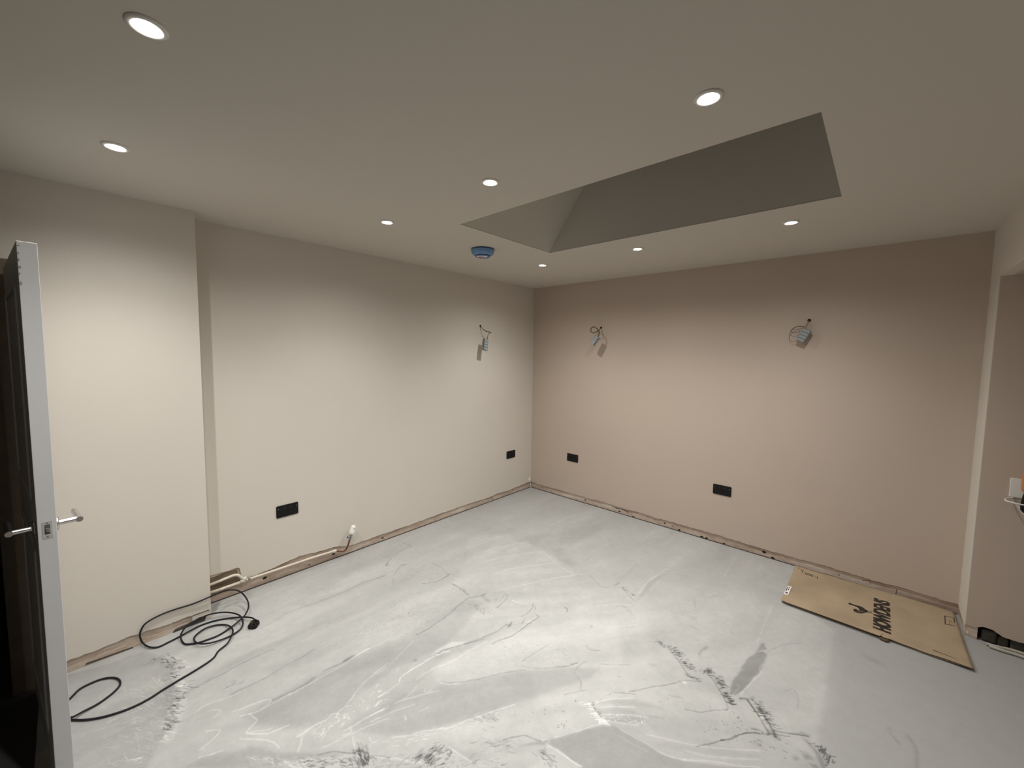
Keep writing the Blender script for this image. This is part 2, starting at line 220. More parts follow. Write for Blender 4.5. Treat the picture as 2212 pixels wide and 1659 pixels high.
# ------------------------------------------------------------------ the floor
STROKES = [json.loads(l) for l in '''
["P",-0.1,10,0,[3.02,-4.2,4.8,-4.2,4.8,0.1,2.72,0.1,2.76,-0.55,3.0,-0.75]]
["P",-0.035,60,0,[-0.165,-1.329,-0.025,0.035,1.576,0.044,2.712,-0.011,2.737,-0.605,2.401,-0.852,1.906,-0.92,1.344,-1.07,1.34,-1.227,0.67,-1.121,0.396,-1.387]]
["P",0.04,14,0,[0.456,-1.458,0.644,-1.225,0.859,-1.217,0.894,-1.159,1.092,-1.19,1.135,-1.182,1.485,-1.282,1.632,-1.504,1.303,-1.816,0.959,-2.021,0.751,-1.697]]
["P",0.055,30,0,[1.096,-2.782,1.172,-2.368,1.153,-2.067,1.282,-1.862,1.595,-1.447,1.976,-1.173,2.434,-1.989,2.138,-2.266,1.937,-2.427,1.597,-2.575,1.497,-2.576,1.446,-2.453,1.489,-1.999,1.315,-2.21,1.212,-2.521]]
["P",0.03,50,0,[0.56,-3.456,0.439,-3.106,0.45,-2.447,1.077,-2.0,1.068,-2.147,0.965,-2.714,0.897,-3.233,0.822,-3.498]]
["P",0.075,16,0,[1.506,-2.615,1.472,-2.533,1.521,-2.326,1.614,-2.059,1.798,-1.753,1.979,-1.559,2.207,-1.892,1.869,-2.21,1.718,-2.447,1.65,-2.563,1.572,-2.622]]
["P",0.07,14,0,[1.92,-2.47,2.093,-2.198,2.253,-2.076,2.305,-2.223,2.152,-2.502,2.087,-2.541,1.955,-2.675,1.765,-2.853,1.697,-2.895,1.795,-2.735,1.877,-2.599]]
["P",0.05,30,0,[1.421,-3.185,1.529,-3.007,1.737,-2.878,1.983,-2.702,2.161,-2.515,2.245,-2.567,1.711,-3.064,1.632,-3.06]]
["P",0.05,40,0,[1.537,-1.36,2.204,-0.807,2.727,-0.542,2.984,-0.634,3.02,-1.285,3.044,-1.822,2.878,-1.82,2.633,-1.724,2.358,-1.65,1.799,-1.755]]
["P",0.06,16,0,[1.856,-2.237,2.205,-1.839,2.31,-1.6,2.5,-1.723,2.663,-1.758,2.698,-1.833,2.574,-1.949,2.293,-2.199,2.182,-2.216,2.026,-2.403]]
["P",0.035,20,0,[2.088,-2.344,2.182,-2.216,2.272,-2.263,2.169,-2.455]]
["P",0.03,40,0,[2.4,-2.144,2.74,-1.856,2.828,-1.918,2.845,-2.008,2.612,-2.174,2.473,-2.212]]
["P",0.04,16,0,[1.233,-3.452,1.163,-3.507,1.136,-3.502,1.106,-3.424,1.186,-3.327,1.283,-3.248,1.453,-3.197,1.575,-3.03,1.444,-3.235,1.267,-3.349]]
["P",-0.1,12,1,[1.073,-3.224,1.075,-3.051,1.109,-2.788,1.161,-2.487,1.153,-2.067,1.266,-2.013,1.328,-2.221,1.389,-2.432,1.376,-2.519,1.345,-2.719,1.347,-2.912,1.377,-3.029,1.33,-3.193,1.169,-3.309,1.079,-3.333]]
["P",-0.06,14,1,[1.436,-2.87,1.496,-2.608,1.4,-2.514,1.446,-2.453,1.545,-2.06,1.527,-2.263,1.466,-2.469,1.458,-2.58,1.501,-2.666,1.527,-2.785,1.543,-2.887]]
["P",-0.1,10,1,[1.497,-2.813,1.591,-2.626,1.718,-2.447,1.877,-2.219,2.012,-2.076,2.111,-1.998,2.108,-2.08,1.937,-2.427,1.864,-2.587,1.773,-2.767,1.669,-2.92,1.474,-3.058,1.464,-2.973]]
["P",-0.04,14,0,[0.698,-3.478,0.651,-3.165,0.693,-2.799,0.782,-2.498,0.741,-2.82,0.753,-3.193,0.762,-3.488]]
["P",-0.07,8,0,[0.653,-3.303,0.67,-3.101,0.681,-2.898,0.691,-2.766,0.711,-2.849,0.72,-3.081,0.714,-3.263,0.72,-3.399]]
["P",-0.05,8,0,[0.388,-2.872,0.465,-2.582,0.477,-2.325,0.502,-2.268,0.522,-2.584,0.491,-2.824]]
["P",-0.055,12,0,[0.853,-3.181,0.889,-2.903,0.934,-2.525,1.006,-2.445,0.979,-2.721,0.975,-2.967,0.936,-3.166]]
["P",-0.05,14,0,[1.098,-3.303,1.087,-3.055,1.145,-2.807,1.153,-2.655,1.236,-2.651,1.192,-2.925,1.205,-3.14,1.176,-3.291]]
["P",-0.05,16,0,[1.075,-3.443,1.119,-3.295,1.18,-3.299,1.134,-3.399,1.117,-3.457]]
["P",-0.11,6,1,[1.184,-3.556,1.173,-3.51,1.195,-3.469,1.248,-3.399,1.268,-3.358,1.321,-3.32,1.381,-3.29,1.437,-3.233,1.508,-3.177,1.58,-3.116,1.537,-3.171,1.477,-3.237,1.466,-3.268,1.423,-3.29,1.446,-3.311]]
["P",0.08,5,1,[1.325,-3.373,1.356,-3.34,1.407,-3.312,1.379,-3.343,1.42,-3.336,1.383,-3.37]]
["P",0.09,5,1,[1.439,-3.292,1.492,-3.225,1.535,-3.17,1.634,-3.065,1.594,-3.122,1.67,-3.102,1.473,-3.287]]
["K",-0.16,70,26,7,20,45,[1.608,-3.063,1.635,-3.053,1.648,-3.072,1.682,-3.066,1.68,-3.092]]
["K",-0.14,70,22,5,10,30,[1.487,-3.237,1.546,-3.193,1.612,-3.131,1.648,-3.118]]
["K",0.12,60,30,4,160,30,[1.33,-3.368,1.387,-3.326,1.456,-3.281,1.525,-3.202]]
["L",-0.16,5,[1.509,-3.182,1.543,-3.129,1.601,-3.087,1.613,-3.058]]
["L",-0.14,4,[1.662,-3.044,1.692,-3.016,1.73,-2.991]]
["P",-0.2,4,0,[1.598,-3.066,1.61,-3.052,1.628,-3.044,1.638,-3.053,1.621,-3.066]]
["K",-0.2,34,42,6,60,30,[1.811,-2.91,1.823,-2.886,1.862,-2.886,1.891,-2.87]]
["K",-0.16,24,34,5,50,30,[1.83,-2.862,1.846,-2.836,1.88,-2.832]]
["L",-0.16,5,[1.877,-2.815,1.884,-2.8,1.898,-2.807,1.89,-2.82,1.906,-2.818]]
["S",-0.13,140,5,[1.683,-3.038,1.888,-2.819,1.964,-2.781,2.074,-2.726,1.719,-3.058]]
["K",-0.1,60,26,4,20,40,[1.726,-3.029,1.841,-2.927,1.976,-2.791,2.086,-2.683]]
["K",-0.08,40,30,4,15,40,[1.923,-2.718,2.007,-2.658,2.074,-2.612]]
["L",0.13,8,[1.666,-3.037,1.718,-3.003,1.76,-2.971,1.79,-2.951,1.814,-2.94,1.847,-2.908]]
["L",0.12,6,[1.875,-2.798,1.935,-2.786,1.987,-2.775]]
["P",-0.09,8,1,[1.862,-2.787,1.922,-2.765,1.989,-2.719,2.044,-2.696,1.984,-2.773,1.926,-2.784]]
["L",-0.16,5,[2.016,-2.62,2.043,-2.577,2.067,-2.542,2.1,-2.53,2.135,-2.515]]
["L",0.16,6,[2.135,-2.515,2.155,-2.487,2.166,-2.495,2.162,-2.51,2.189,-2.505,2.235,-2.501,2.282,-2.495,2.324,-2.488]]
["K",-0.14,30,26,5,10,30,[2.158,-2.55,2.199,-2.545,2.237,-2.563]]
["P",-0.15,5,0,[2.155,-2.559,2.167,-2.542,2.186,-2.541,2.174,-2.558]]
["P",-0.13,3,0,[2.081,-2.594,2.158,-2.48,2.173,-2.46,2.239,-2.346,2.305,-2.254,2.332,-2.238,2.396,-2.226,2.474,-2.216,2.538,-2.216,2.616,-2.185,2.759,-2.081,2.846,-2.011,2.875,-2.161,2.351,-2.648,2.321,-2.49,2.201,-2.499,2.174,-2.501]]
["P",0.05,6,0,[2.203,-2.502,2.321,-2.49,2.321,-2.543,2.168,-2.639,2.187,-2.543]]
["L",0.15,7,[2.172,-2.46,2.208,-2.401,2.239,-2.346,2.278,-2.273,2.303,-2.252]]
["L",0.17,7,[2.2,-2.497,2.245,-2.495,2.282,-2.497,2.32,-2.488]]
["L",0.15,9,[2.356,-2.234,2.421,-2.226,2.475,-2.218,2.522,-2.217,2.567,-2.205,2.614,-2.179]]
["L",0.12,8,[2.614,-2.179,2.698,-2.108,2.786,-2.052,2.845,-2.004]]
["L",0.08,8,[2.373,-2.265,2.433,-2.26,2.488,-2.247]]
["L",0.1,8,[2.456,-2.175,2.556,-2.123,2.635,-2.077,2.739,-2.001,2.83,-1.925]]
["L",0.08,12,[2.599,-2.138,2.692,-2.088,2.838,-1.968]]
["P",-0.07,12,1,[2.471,-2.208,2.56,-2.136,2.637,-2.086,2.743,-2.014,2.833,-1.946,2.837,-1.963,2.719,-2.058,2.571,-2.164]]
["P",-0.06,12,1,[2.434,-2.124,2.56,-2.025,2.642,-1.978,2.599,-2.025,2.479,-2.131]]
["P",-0.1,8,0,[2.217,-2.176,2.263,-2.109,2.335,-2.045,2.389,-2.022,2.45,-1.999,2.398,-2.044,2.295,-2.116,2.233,-2.178]]
["P",-0.09,8,0,[2.238,-2.204,2.277,-2.154,2.341,-2.115,2.381,-2.104,2.317,-2.157,2.251,-2.225]]
["P",-0.11,6,1,[2.28,-2.218,2.354,-2.142,2.41,-2.109,2.424,-2.121,2.371,-2.176,2.313,-2.219,2.284,-2.233]]
["S",0.17,170,5,[2.274,-2.217,2.353,-2.139,2.422,-2.098,2.428,-2.13,2.357,-2.193,2.294,-2.236]]
["L",0.13,7,[2.208,-2.185,2.261,-2.106,2.328,-2.04]]
["L",0.12,8,[2.235,-2.197,2.282,-2.146,2.353,-2.083]]
["L",0.13,7,[2.259,-2.224,2.306,-2.181,2.373,-2.124,2.421,-2.095]]
["L",0.13,7,[2.294,-2.236,2.342,-2.207,2.408,-2.161]]
["K",0.2,60,26,5,50,18,[2.16,-2.23,2.196,-2.216,2.233,-2.236,2.268,-2.255,2.306,-2.25]]
["K",-0.14,30,20,5,140,14,[2.171,-2.198,2.203,-2.21,2.242,-2.227,2.274,-2.249]]
["L",0.16,6,[2.182,-2.209,2.23,-2.231,2.263,-2.246,2.277,-2.271]]
["L",0.14,6,[2.208,-2.185,2.214,-2.144,2.229,-2.101]]
["L",0.16,6,[2.269,-2.241,2.309,-2.247]]
["L",-0.13,4,[2.212,-2.167,2.217,-2.133,2.235,-2.094]]
["L",-0.15,5,[2.295,-2.02,2.337,-1.958,2.364,-1.913,2.395,-1.874,2.44,-1.812]]
["L",-0.12,4,[2.24,-2.075,2.292,-2.034,2.324,-2.012]]
["L",-0.12,4,[2.44,-1.812,2.468,-1.762,2.503,-1.733,2.528,-1.713,2.514,-1.711,2.453,-1.719]]
["P",0.25,3,0,[2.459,-1.777,2.47,-1.768,2.482,-1.772,2.474,-1.786]]
["L",-0.13,4,[2.528,-1.933,2.59,-1.898,2.625,-1.852,2.674,-1.803]]
["L",-0.12,4,[2.674,-1.803,2.672,-1.778,2.66,-1.761]]
["L",-0.16,5,[2.63,-2.085,2.674,-2.024,2.713,-1.967,2.748,-1.903,2.778,-1.863,2.812,-1.834]]
["L",-0.14,4,[1.965,-1.885,1.999,-1.902,2.031,-1.887,2.048,-1.866]]
["L",-0.1,4,[2.035,-2.103,2.069,-2.121,2.095,-2.136,2.113,-2.172]]
["L",-0.1,4,[2.074,-2.25,2.099,-2.208,2.136,-2.151]]
["L",-0.1,4,[1.936,-2.136,1.979,-2.088,2.007,-2.035]]
["L",-0.12,4,[2.025,-2.079,2.025,-2.035,2.032,-1.993]]
["L",-0.07,5,[2.097,-1.959,2.157,-1.911,2.213,-1.854]]
["P",-0.12,3,0,[2.283,-1.783,2.314,-1.76,2.327,-1.768,2.31,-1.776]]
["P",-0.13,3,0,[2.203,-1.972,2.211,-1.963,2.222,-1.964,2.216,-1.973]]
["P",-0.1,3,0,[2.304,-1.907,2.324,-1.876,2.317,-1.903]]
["P",-0.14,4,0,[2.444,-1.906,2.483,-1.88,2.497,-1.882,2.467,-1.896]]
["P",-0.12,4,0,[2.424,-2.083,2.448,-2.057,2.479,-2.051,2.453,-2.069]]
["P",-0.14,4,0,[2.776,-1.835,2.797,-1.816,2.808,-1.817,2.789,-1.832]]
["S",-0.16,26,6,[2.094,-2.352,2.156,-2.294,2.213,-2.379,2.162,-2.445]]
["S",-0.08,70,5,[2.343,-2.022,2.674,-1.74,2.691,-1.807,2.464,-1.992]]
["S",-0.1,90,5,[2.574,-1.949,2.796,-1.773,2.82,-1.898,2.67,-2.01]]
["S",-0.2,22,6,[1.902,-2.5,2.137,-2.236,2.224,-2.371,2.0,-2.53]]
["L",-0.13,5,[2.311,-1.584,2.372,-1.628,2.441,-1.687,2.468,-1.709]]
["K",-0.17,90,17,6,75,28,[2.336,-1.575,2.38,-1.61,2.425,-1.641,2.476,-1.664]]
["K",-0.15,40,15,5,75,14,[2.342,-1.549,2.384,-1.579,2.433,-1.607,2.473,-1.641]]
["K",-0.13,20,14,5,70,14,[2.241,-1.574,2.276,-1.581,2.3,-1.589]]
["K",-0.15,18,22,5,20,14,[2.469,-1.712,2.496,-1.711,2.523,-1.71]]
["L",-0.17,6,[2.523,-1.624,2.567,-1.652,2.615,-1.701,2.661,-1.753]]
["K",-0.18,70,20,6,80,26,[2.53,-1.604,2.581,-1.639,2.624,-1.67,2.659,-1.712]]
["K",-0.17,20,20,6,60,12,[2.501,-1.644,2.531,-1.62,2.548,-1.587]]
["K",-0.17,26,20,6,70,16,[2.589,-1.607,2.615,-1.639,2.637,-1.673]]
["K",-0.19,30,22,6,80,20,[2.64,-1.715,2.662,-1.723,2.682,-1.74]]
["K",-0.15,14,26,6,10,8,[2.669,-1.752,2.695,-1.742]]
["P",-0.15,3,0,[2.458,-1.528,2.457,-1.48,2.466,-1.428,2.48,-1.419,2.482,-1.457,2.467,-1.471,2.464,-1.503,2.47,-1.544]]
["L",-0.19,8,[2.702,-1.69,2.729,-1.668,2.759,-1.703,2.793,-1.737]]
["P",-0.17,4,0,[2.702,-1.689,2.738,-1.658,2.748,-1.631,2.757,-1.634,2.753,-1.652,2.708,-1.698]]
["L",-0.2,8,[2.73,-1.674,2.768,-1.708,2.807,-1.756,2.831,-1.789,2.844,-1.807]]
["L",-0.2,9,[2.749,-1.655,2.78,-1.675,2.81,-1.715,2.843,-1.76,2.871,-1.805]]
["K",-0.18,60,22,6,80,24,[2.773,-1.676,2.801,-1.704,2.827,-1.731,2.852,-1.751]]
["K",-0.15,20,16,5,90,10,[2.781,-1.64,2.799,-1.678,2.845,-1.708]]
["K",0.1,30,16,5,80,14,[2.764,-1.69,2.799,-1.732,2.826,-1.763]]
["P",-0.19,4,0,[2.831,-1.789,2.856,-1.772,2.887,-1.796,2.873,-1.812,2.841,-1.809]]
["L",-0.17,6,[2.856,-1.772,2.9,-1.751,2.94,-1.723,2.974,-1.703]]
["P",-0.17,4,0,[2.912,-1.74,2.939,-1.712,2.947,-1.696,2.976,-1.69,2.974,-1.708,2.946,-1.72]]
["L",-0.14,5,[2.782,-1.832,2.814,-1.814,2.835,-1.812,2.872,-1.787,2.915,-1.758]]
["P",-0.2,5,1,[2.957,-1.725,2.975,-1.719,3.001,-1.751,3.025,-1.777,3.046,-1.82,3.033,-1.833,3.011,-1.795,2.986,-1.755]]
["K",-0.2,30,26,7,120,22,[2.996,-1.728,3.021,-1.732,3.041,-1.756,3.059,-1.792]]
["P",-0.2,4,0,[2.965,-1.82,2.981,-1.802,3.0,-1.805,3.001,-1.817,2.976,-1.834]]
["P",-0.17,4,0,[2.938,-1.858,2.949,-1.845,2.961,-1.853,2.949,-1.873,2.94,-1.872]]
["P",-0.16,4,0,[2.989,-1.844,3.012,-1.831,3.025,-1.841,3.005,-1.858]]
["P",-0.14,4,0,[2.95,-1.804,2.965,-1.801,2.981,-1.797,2.958,-1.813]]
["P",-0.14,4,0,[2.805,-1.89,2.828,-1.885,2.833,-1.897,2.818,-1.903]]
["S",-0.15,60,6,[2.691,-1.793,2.809,-1.822,2.906,-1.79,2.976,-1.834,2.864,-1.938,2.76,-1.926]]
["L",-0.15,5,[2.702,-1.982,2.727,-1.951,2.753,-1.897,2.781,-1.86,2.811,-1.835,2.843,-1.817]]
["P",-0.24,3,2,[2.658,-1.69,2.649,-1.59,2.66,-1.489,2.664,-1.389,2.691,-1.284,2.716,-1.25,2.735,-1.257,2.742,-1.324,2.734,-1.437,2.72,-1.532,2.7,-1.628,2.684,-1.684,2.667,-1.696]]
["P",-0.22,3,1,[2.686,-1.283,2.692,-1.219,2.697,-1.178,2.712,-1.169,2.726,-1.207,2.699,-1.256]]
["L",0.14,5,[2.737,-1.365,2.733,-1.412,2.746,-1.434,2.725,-1.519,2.711,-1.603,2.7,-1.665]]
["L",0.12,5,[2.672,-1.684,2.684,-1.613,2.668,-1.613]]
["L",0.12,5,[2.663,-1.503,2.671,-1.462]]
["L",0.1,5,[2.686,-0.963,2.683,-1.102,2.677,-1.192]]
["L",-0.06,6,[2.684,-0.977,2.683,-1.124]]
["L",-0.06,5,[2.855,-1.49,2.879,-1.448,2.9,-1.463,2.914,-1.515,2.917,-1.568]]
["L",-0.07,5,[2.739,-1.233,2.787,-1.119,2.865,-1.015]]
["P",-0.08,10,0,[3.12,-0.884,3.197,-0.896,3.233,-0.933,3.16,-0.931]]
["P",-0.12,3,0,[3.226,-1.414,3.234,-1.4,3.238,-1.415,3.229,-1.423]]
["L",-0.06,14,[3.235,-1.436,3.266,-1.476]]
["L",-0.06,16,[3.294,-1.398,3.317,-1.462,3.315,-1.57]]
["P",-0.12,3,0,[3.042,-0.84,3.054,-0.841,3.046,-0.849]]
["L",0.05,12,[0.841,-0.768,0.867,-0.236]]
["L",0.05,12,[1.441,-1.129,1.425,-0.805,1.483,-0.574]]
["L",0.05,12,[1.163,-0.154,1.118,-0.427]]
["L",0.05,12,[1.793,-0.019,1.815,-0.343]]
["L",0.05,12,[1.635,-0.104,1.624,-0.377]]
["L",0.05,12,[1.441,-0.076,1.464,-0.27]]
["L",0.05,12,[2.313,-0.088,2.338,-0.607]]
["L",0.05,12,[2.002,-0.386,1.977,-0.778,1.949,-1.02]]
["L",0.05,12,[2.513,-0.149,2.506,-0.273]]
["L",0.05,12,[2.676,-0.748,2.677,-1.09]]
["P",-0.1,6,0,[1.992,-1.296,1.975,-1.17,1.955,-1.034,1.972,-0.914,2.0,-0.834,1.991,-1.0,1.998,-1.167,1.998,-1.274]]
["L",0.12,6,[1.969,-1.212,1.949,-1.02,1.977,-0.756]]
["P",-0.06,6,0,[1.779,-1.141,1.777,-0.993,1.774,-0.833,1.791,-0.829,1.799,-1.037]]
["P",-0.15,3,0,[1.792,-1.249,1.791,-1.181,1.808,-1.17,1.808,-1.214]]
["L",-0.12,4,[1.59,-1.237,1.674,-1.282,1.727,-1.311,1.784,-1.285]]
["K",-0.13,30,14,5,90,12,[1.827,-1.216,1.894,-1.228,1.964,-1.253]]
["L",-0.13,4,[1.858,-1.225,1.936,-1.28,1.981,-1.307]]
["K",-0.09,30,14,4,90,16,[1.96,-1.411,2.014,-1.44,2.066,-1.483]]
["L",0.09,8,[1.825,-1.539,1.922,-1.414,1.993,-1.364]]
["L",0.08,8,[1.409,-1.473,1.476,-1.367,1.563,-1.241]]
["L",0.07,8,[1.991,-1.662,2.1,-1.524]]
["L",0.07,9,[1.169,-1.213,1.376,-1.238,1.519,-1.282]]
["P",-0.07,20,0,[1.323,-1.193,1.365,-1.127,1.456,-1.185,1.405,-1.234]]
["P",-0.05,20,0,[1.156,-1.119,1.187,-1.033,1.276,-1.11,1.24,-1.171]]
["L",-0.09,4,[2.288,-1.212,2.336,-1.212,2.357,-1.237,2.306,-1.226]]
["L",-0.08,4,[2.341,-1.31,2.414,-1.311]]
["L",-0.08,4,[2.271,-1.014,2.306,-1.099]]
["L",-0.09,4,[2.53,-1.187,2.561,-1.213]]
["L",-0.07,5,[2.336,-0.918,2.373,-0.846,2.419,-0.83]]
["P",-0.04,16,0,[0.928,-0.611,1.061,-0.332,1.263,-0.464,1.225,-0.969,1.118,-0.985]]
["L",-0.14,4,[1.682,-1.691,1.702,-1.688,1.719,-1.72]]
["P",-0.15,3,0,[1.899,-1.729,1.905,-1.72,1.914,-1.731,1.908,-1.737]]
["P",-0.03,14,0,[2.162,0.021,2.629,-0.015,2.72,-0.243,2.733,-0.71,2.616,-0.772,2.514,-0.6,2.354,-0.55,2.199,-0.276]]
["S",-0.06,160,7,[1.338,-1.434,2.378,-0.913,2.603,-1.019,2.516,-1.406,1.819,-2.063]]
["K",-0.12,24,14,5,90,14,[2.24,-1.555,2.269,-1.579,2.298,-1.601]]
["L",0.1,6,[0.624,-1.584,0.645,-1.4,0.657,-1.239]]
["L",0.1,6,[0.746,-1.703,0.765,-1.516,0.831,-1.362,0.894,-1.159]]
["L",0.11,6,[0.884,-1.631,0.966,-1.451,1.057,-1.268,1.135,-1.182]]
["L",0.1,6,[1.064,-1.738,1.1,-1.596,1.192,-1.433,1.298,-1.264]]
["L",0.1,6,[1.253,-1.819,1.33,-1.651,1.431,-1.456,1.514,-1.326]]
["L",0.08,8,[0.68,-1.19,0.825,-1.227,0.928,-1.175,1.087,-1.183,1.261,-1.25,1.398,-1.293,1.5,-1.304]]
["P",-0.07,8,0,[0.859,-1.241,0.836,-1.065,0.891,-0.934,0.982,-0.845,0.971,-1.036,1.007,-1.17,0.906,-1.148]]
["P",-0.04,8,0,[0.545,-1.268,0.598,-1.052,0.66,-0.992,0.714,-1.104,0.631,-1.212]]
["P",-0.05,20,0,[1.133,-1.117,1.208,-1.022,1.362,-1.112,1.366,-1.247,1.254,-1.216]]
["L",-0.1,5,[0.057,-1.918,0.169,-1.906,0.231,-1.893,0.271,-1.901]]
["L",-0.1,5,[0.246,-1.902,0.26,-2.001,0.289,-2.079,0.268,-2.141]]
["L",-0.13,5,[0.313,-2.118,0.343,-2.169,0.388,-2.212]]
["P",-0.14,3,0,[0.343,-2.169,0.385,-2.186,0.394,-2.215,0.387,-2.219]]
["L",-0.13,5,[0.476,-2.089,0.464,-2.13,0.513,-2.193,0.549,-2.247]]
["P",-0.12,3,0,[0.452,-2.123,0.47,-2.086,0.48,-2.124]]
["L",-0.1,5,[0.495,-2.399,0.494,-2.341,0.497,-2.28]]
["L",-0.07,5,[0.566,-2.265,0.644,-2.305]]
["L",-0.09,5,[0.568,-2.141,0.599,-2.056,0.59,-1.99,0.598,-1.953]]
["L",-0.1,5,[0.598,-1.944,0.705,-1.937,0.817,-1.956]]
["L",-0.13,6,[0.827,-1.947,0.837,-2.006,0.837,-2.089,0.785,-2.163]]
["P",-0.13,3,0,[0.825,-1.945,0.842,-2.01,0.842,-1.967]]
["K",-0.14,34,14,4,100,12,[0.946,-2.018,1.005,-2.009,1.08,-2.014,1.139,-2.025]]
["L",-0.14,5,[0.95,-2.013,1.058,-2.02,1.126,-2.03]]
["L",-0.15,6,[1.2,-1.937,1.188,-1.985,1.153,-2.054,1.166,-2.145,1.192,-2.25,1.201,-2.35,1.208,-2.423,1.201,-2.496]]
["P",-0.15,3,0,[1.205,-1.976,1.196,-1.933,1.218,-1.971]]
["L",-0.14,5,[1.3,-1.85,1.328,-1.852,1.352,-1.914,1.365,-1.997]]
["L",-0.12,5,[1.31,-1.869,1.33,-1.935]]
["P",-0.13,5,0,[1.213,-1.975,1.271,-1.963,1.297,-1.98,1.268,-1.994]]
["P",-0.13,4,0,[1.289,-1.946,1.296,-1.918,1.31,-1.94]]
["K",-0.08,60,16,6,120,50,[1.218,-2.096,1.276,-2.068,1.351,-2.074]]
["L",-0.14,5,[1.505,-1.797,1.527,-1.829,1.534,-1.809,1.555,-1.835]]
["L",-0.13,5,[1.533,-1.837,1.544,-1.904,1.536,-1.949]]
["L",-0.13,5,[1.564,-1.947,1.586,-1.998]]
["L",-0.15,7,[1.616,-1.873,1.592,-1.871]]
["L",-0.15,8,[1.618,-1.877,1.617,-1.956,1.614,-2.039,1.612,-2.118,1.584,-2.197,1.576,-2.242]]
["L",0.13,5,[1.606,-1.889,1.601,-1.972,1.604,-2.061]]
["L",-0.15,6,[1.529,-2.028,1.542,-2.074,1.522,-2.07,1.522,-2.149,1.506,-2.218,1.488,-2.288,1.459,-2.353]]
["P",-0.15,3,0,[1.529,-2.028,1.554,-2.063,1.549,-2.09,1.534,-2.058]]
["L",-0.12,5,[1.68,-1.685,1.704,-1.688,1.72,-1.712]]
["K",0.13,24,12,4,30,10,[1.374,-1.865,1.425,-1.858,1.482,-1.832]]
["S",-0.1,120,5,[0.82,-2.513,0.837,-2.444,0.988,-2.203,1.125,-2.263,1.161,-2.468,1.131,-2.604,0.895,-2.556]]
["S",-0.06,150,6,[0.495,-2.174,0.692,-1.892,0.846,-2.096,0.698,-2.301]]
["S",0.1,200,5,[0.963,-2.654,1.015,-2.367,1.07,-2.112,1.182,-2.047,1.2,-2.431,1.15,-2.644]]
["L",-0.08,10,[0.446,-2.958,0.458,-2.832,0.474,-2.722,0.482,-2.614,0.484,-2.538,0.475,-2.452,0.488,-2.374,0.501,-2.294]]
["L",-0.05,10,[0.489,-3.093,0.469,-2.997,0.455,-2.962]]
["P",-0.05,6,0,[0.472,-3.227,0.505,-3.154,0.539,-3.154,0.504,-3.217]]
["P",-0.16,6,1,[-0.004,-3.23,0.011,-3.189,0.096,-3.227,0.087,-3.249]]
["P",-0.1,8,1,[0.022,-3.11,0.036,-3.082,0.103,-3.088,0.114,-3.132]]
["P",-0.1,8,1,[-0.002,-3.045,0.041,-3.019,0.121,-3.03,0.099,-3.05]]
["P",-0.05,14,0,[0.024,-3.231,-0.055,-3.004,-0.053,-2.57,0.002,-2.139,0.08,-2.262,0.021,-2.666,0.053,-2.978,0.108,-3.151]]
["L",0.07,7,[1.088,-2.885,1.12,-2.626]]
["K",0.08,60,30,4,25,60,[0.916,-2.909,0.956,-2.77,0.964,-2.54]]
["P",-0.13,4,0,[1.093,-2.888,1.084,-2.853,1.091,-2.81,1.111,-2.846]]
["L",0.2,6,[1.077,-3.343,1.082,-3.326,1.097,-3.305,1.105,-3.278,1.108,-3.222,1.111,-3.164,1.118,-3.083,1.115,-2.993,1.117,-2.899,1.105,-2.812,1.104,-2.737]]
["L",0.19,6,[1.094,-3.312,1.124,-3.305,1.154,-3.299,1.165,-3.317,1.176,-3.337,1.192,-3.348,1.232,-3.314,1.258,-3.287,1.27,-3.255,1.28,-3.21]]
["L",0.12,5,[1.192,-3.348,1.208,-3.321,1.236,-3.287,1.244,-3.261]]
["L",0.14,6,[1.201,-3.374,1.248,-3.333,1.295,-3.298,1.333,-3.282,1.365,-3.278]]
["L",0.14,6,[1.026,-3.359,1.042,-3.298,1.061,-3.242,1.08,-3.221,1.098,-3.238,1.101,-3.269]]
["L",0.13,6,[0.905,-3.511,0.906,-3.472,0.895,-3.429,0.914,-3.376,0.928,-3.306]]
["L",0.12,5,[0.942,-3.438,0.958,-3.407,0.98,-3.396,0.992,-3.41,0.994,-3.428]]
["L",0.15,6,[1.053,-3.466,1.069,-3.443,1.094,-3.422,1.111,-3.439,1.125,-3.47,1.136,-3.503]]
["L",0.14,6,[1.173,-3.51,1.195,-3.469,1.204,-3.44]]
["L",0.16,7,[1.278,-2.721,1.294,-2.84,1.329,-2.93,1.353,-2.965,1.37,-3.017,1.378,-3.042,1.365,-3.058,1.377,-3.088,1.369,-3.12,1.362,-3.157,1.366,-3.189,1.362,-3.209]]
["L",0.15,7,[1.388,-3.197,1.412,-3.213,1.438,-3.232]]
["P",0.1,6,1,[1.353,-3.206,1.368,-3.14,1.383,-3.172,1.385,-3.199]]
["L",-0.09,9,[0.89,-2.948,0.906,-3.026,0.902,-3.092,0.91,-3.16,0.918,-3.217,0.91,-3.301,0.909,-3.338]]
["L",0.1,5,[0.902,-3.066,0.901,-3.136,0.903,-3.2]]
["L",-0.12,7,[1.094,-2.822,1.093,-2.912,1.084,-2.98]]
["P",-0.1,4,0,[1.087,-2.865,1.089,-2.836,1.107,-2.864,1.101,-2.896]]
["L",-0.11,8,[1.093,-3.029,1.102,-3.098,1.094,-3.158,1.086,-3.215]]
["L",-0.1,10,[0.73,-3.099,0.722,-3.191,0.722,-3.27,0.732,-3.336,0.731,-3.393,0.736,-3.449,0.738,-3.485]]
["K",-0.06,24,24,5,55,30,[0.829,-3.339,0.862,-3.308,0.872,-3.276]]
["S",0.2,70,7,[1.39,-3.148,1.33,-2.907,1.392,-2.795,1.497,-2.858,1.467,-2.978,1.431,-3.087,1.439,-3.149]]
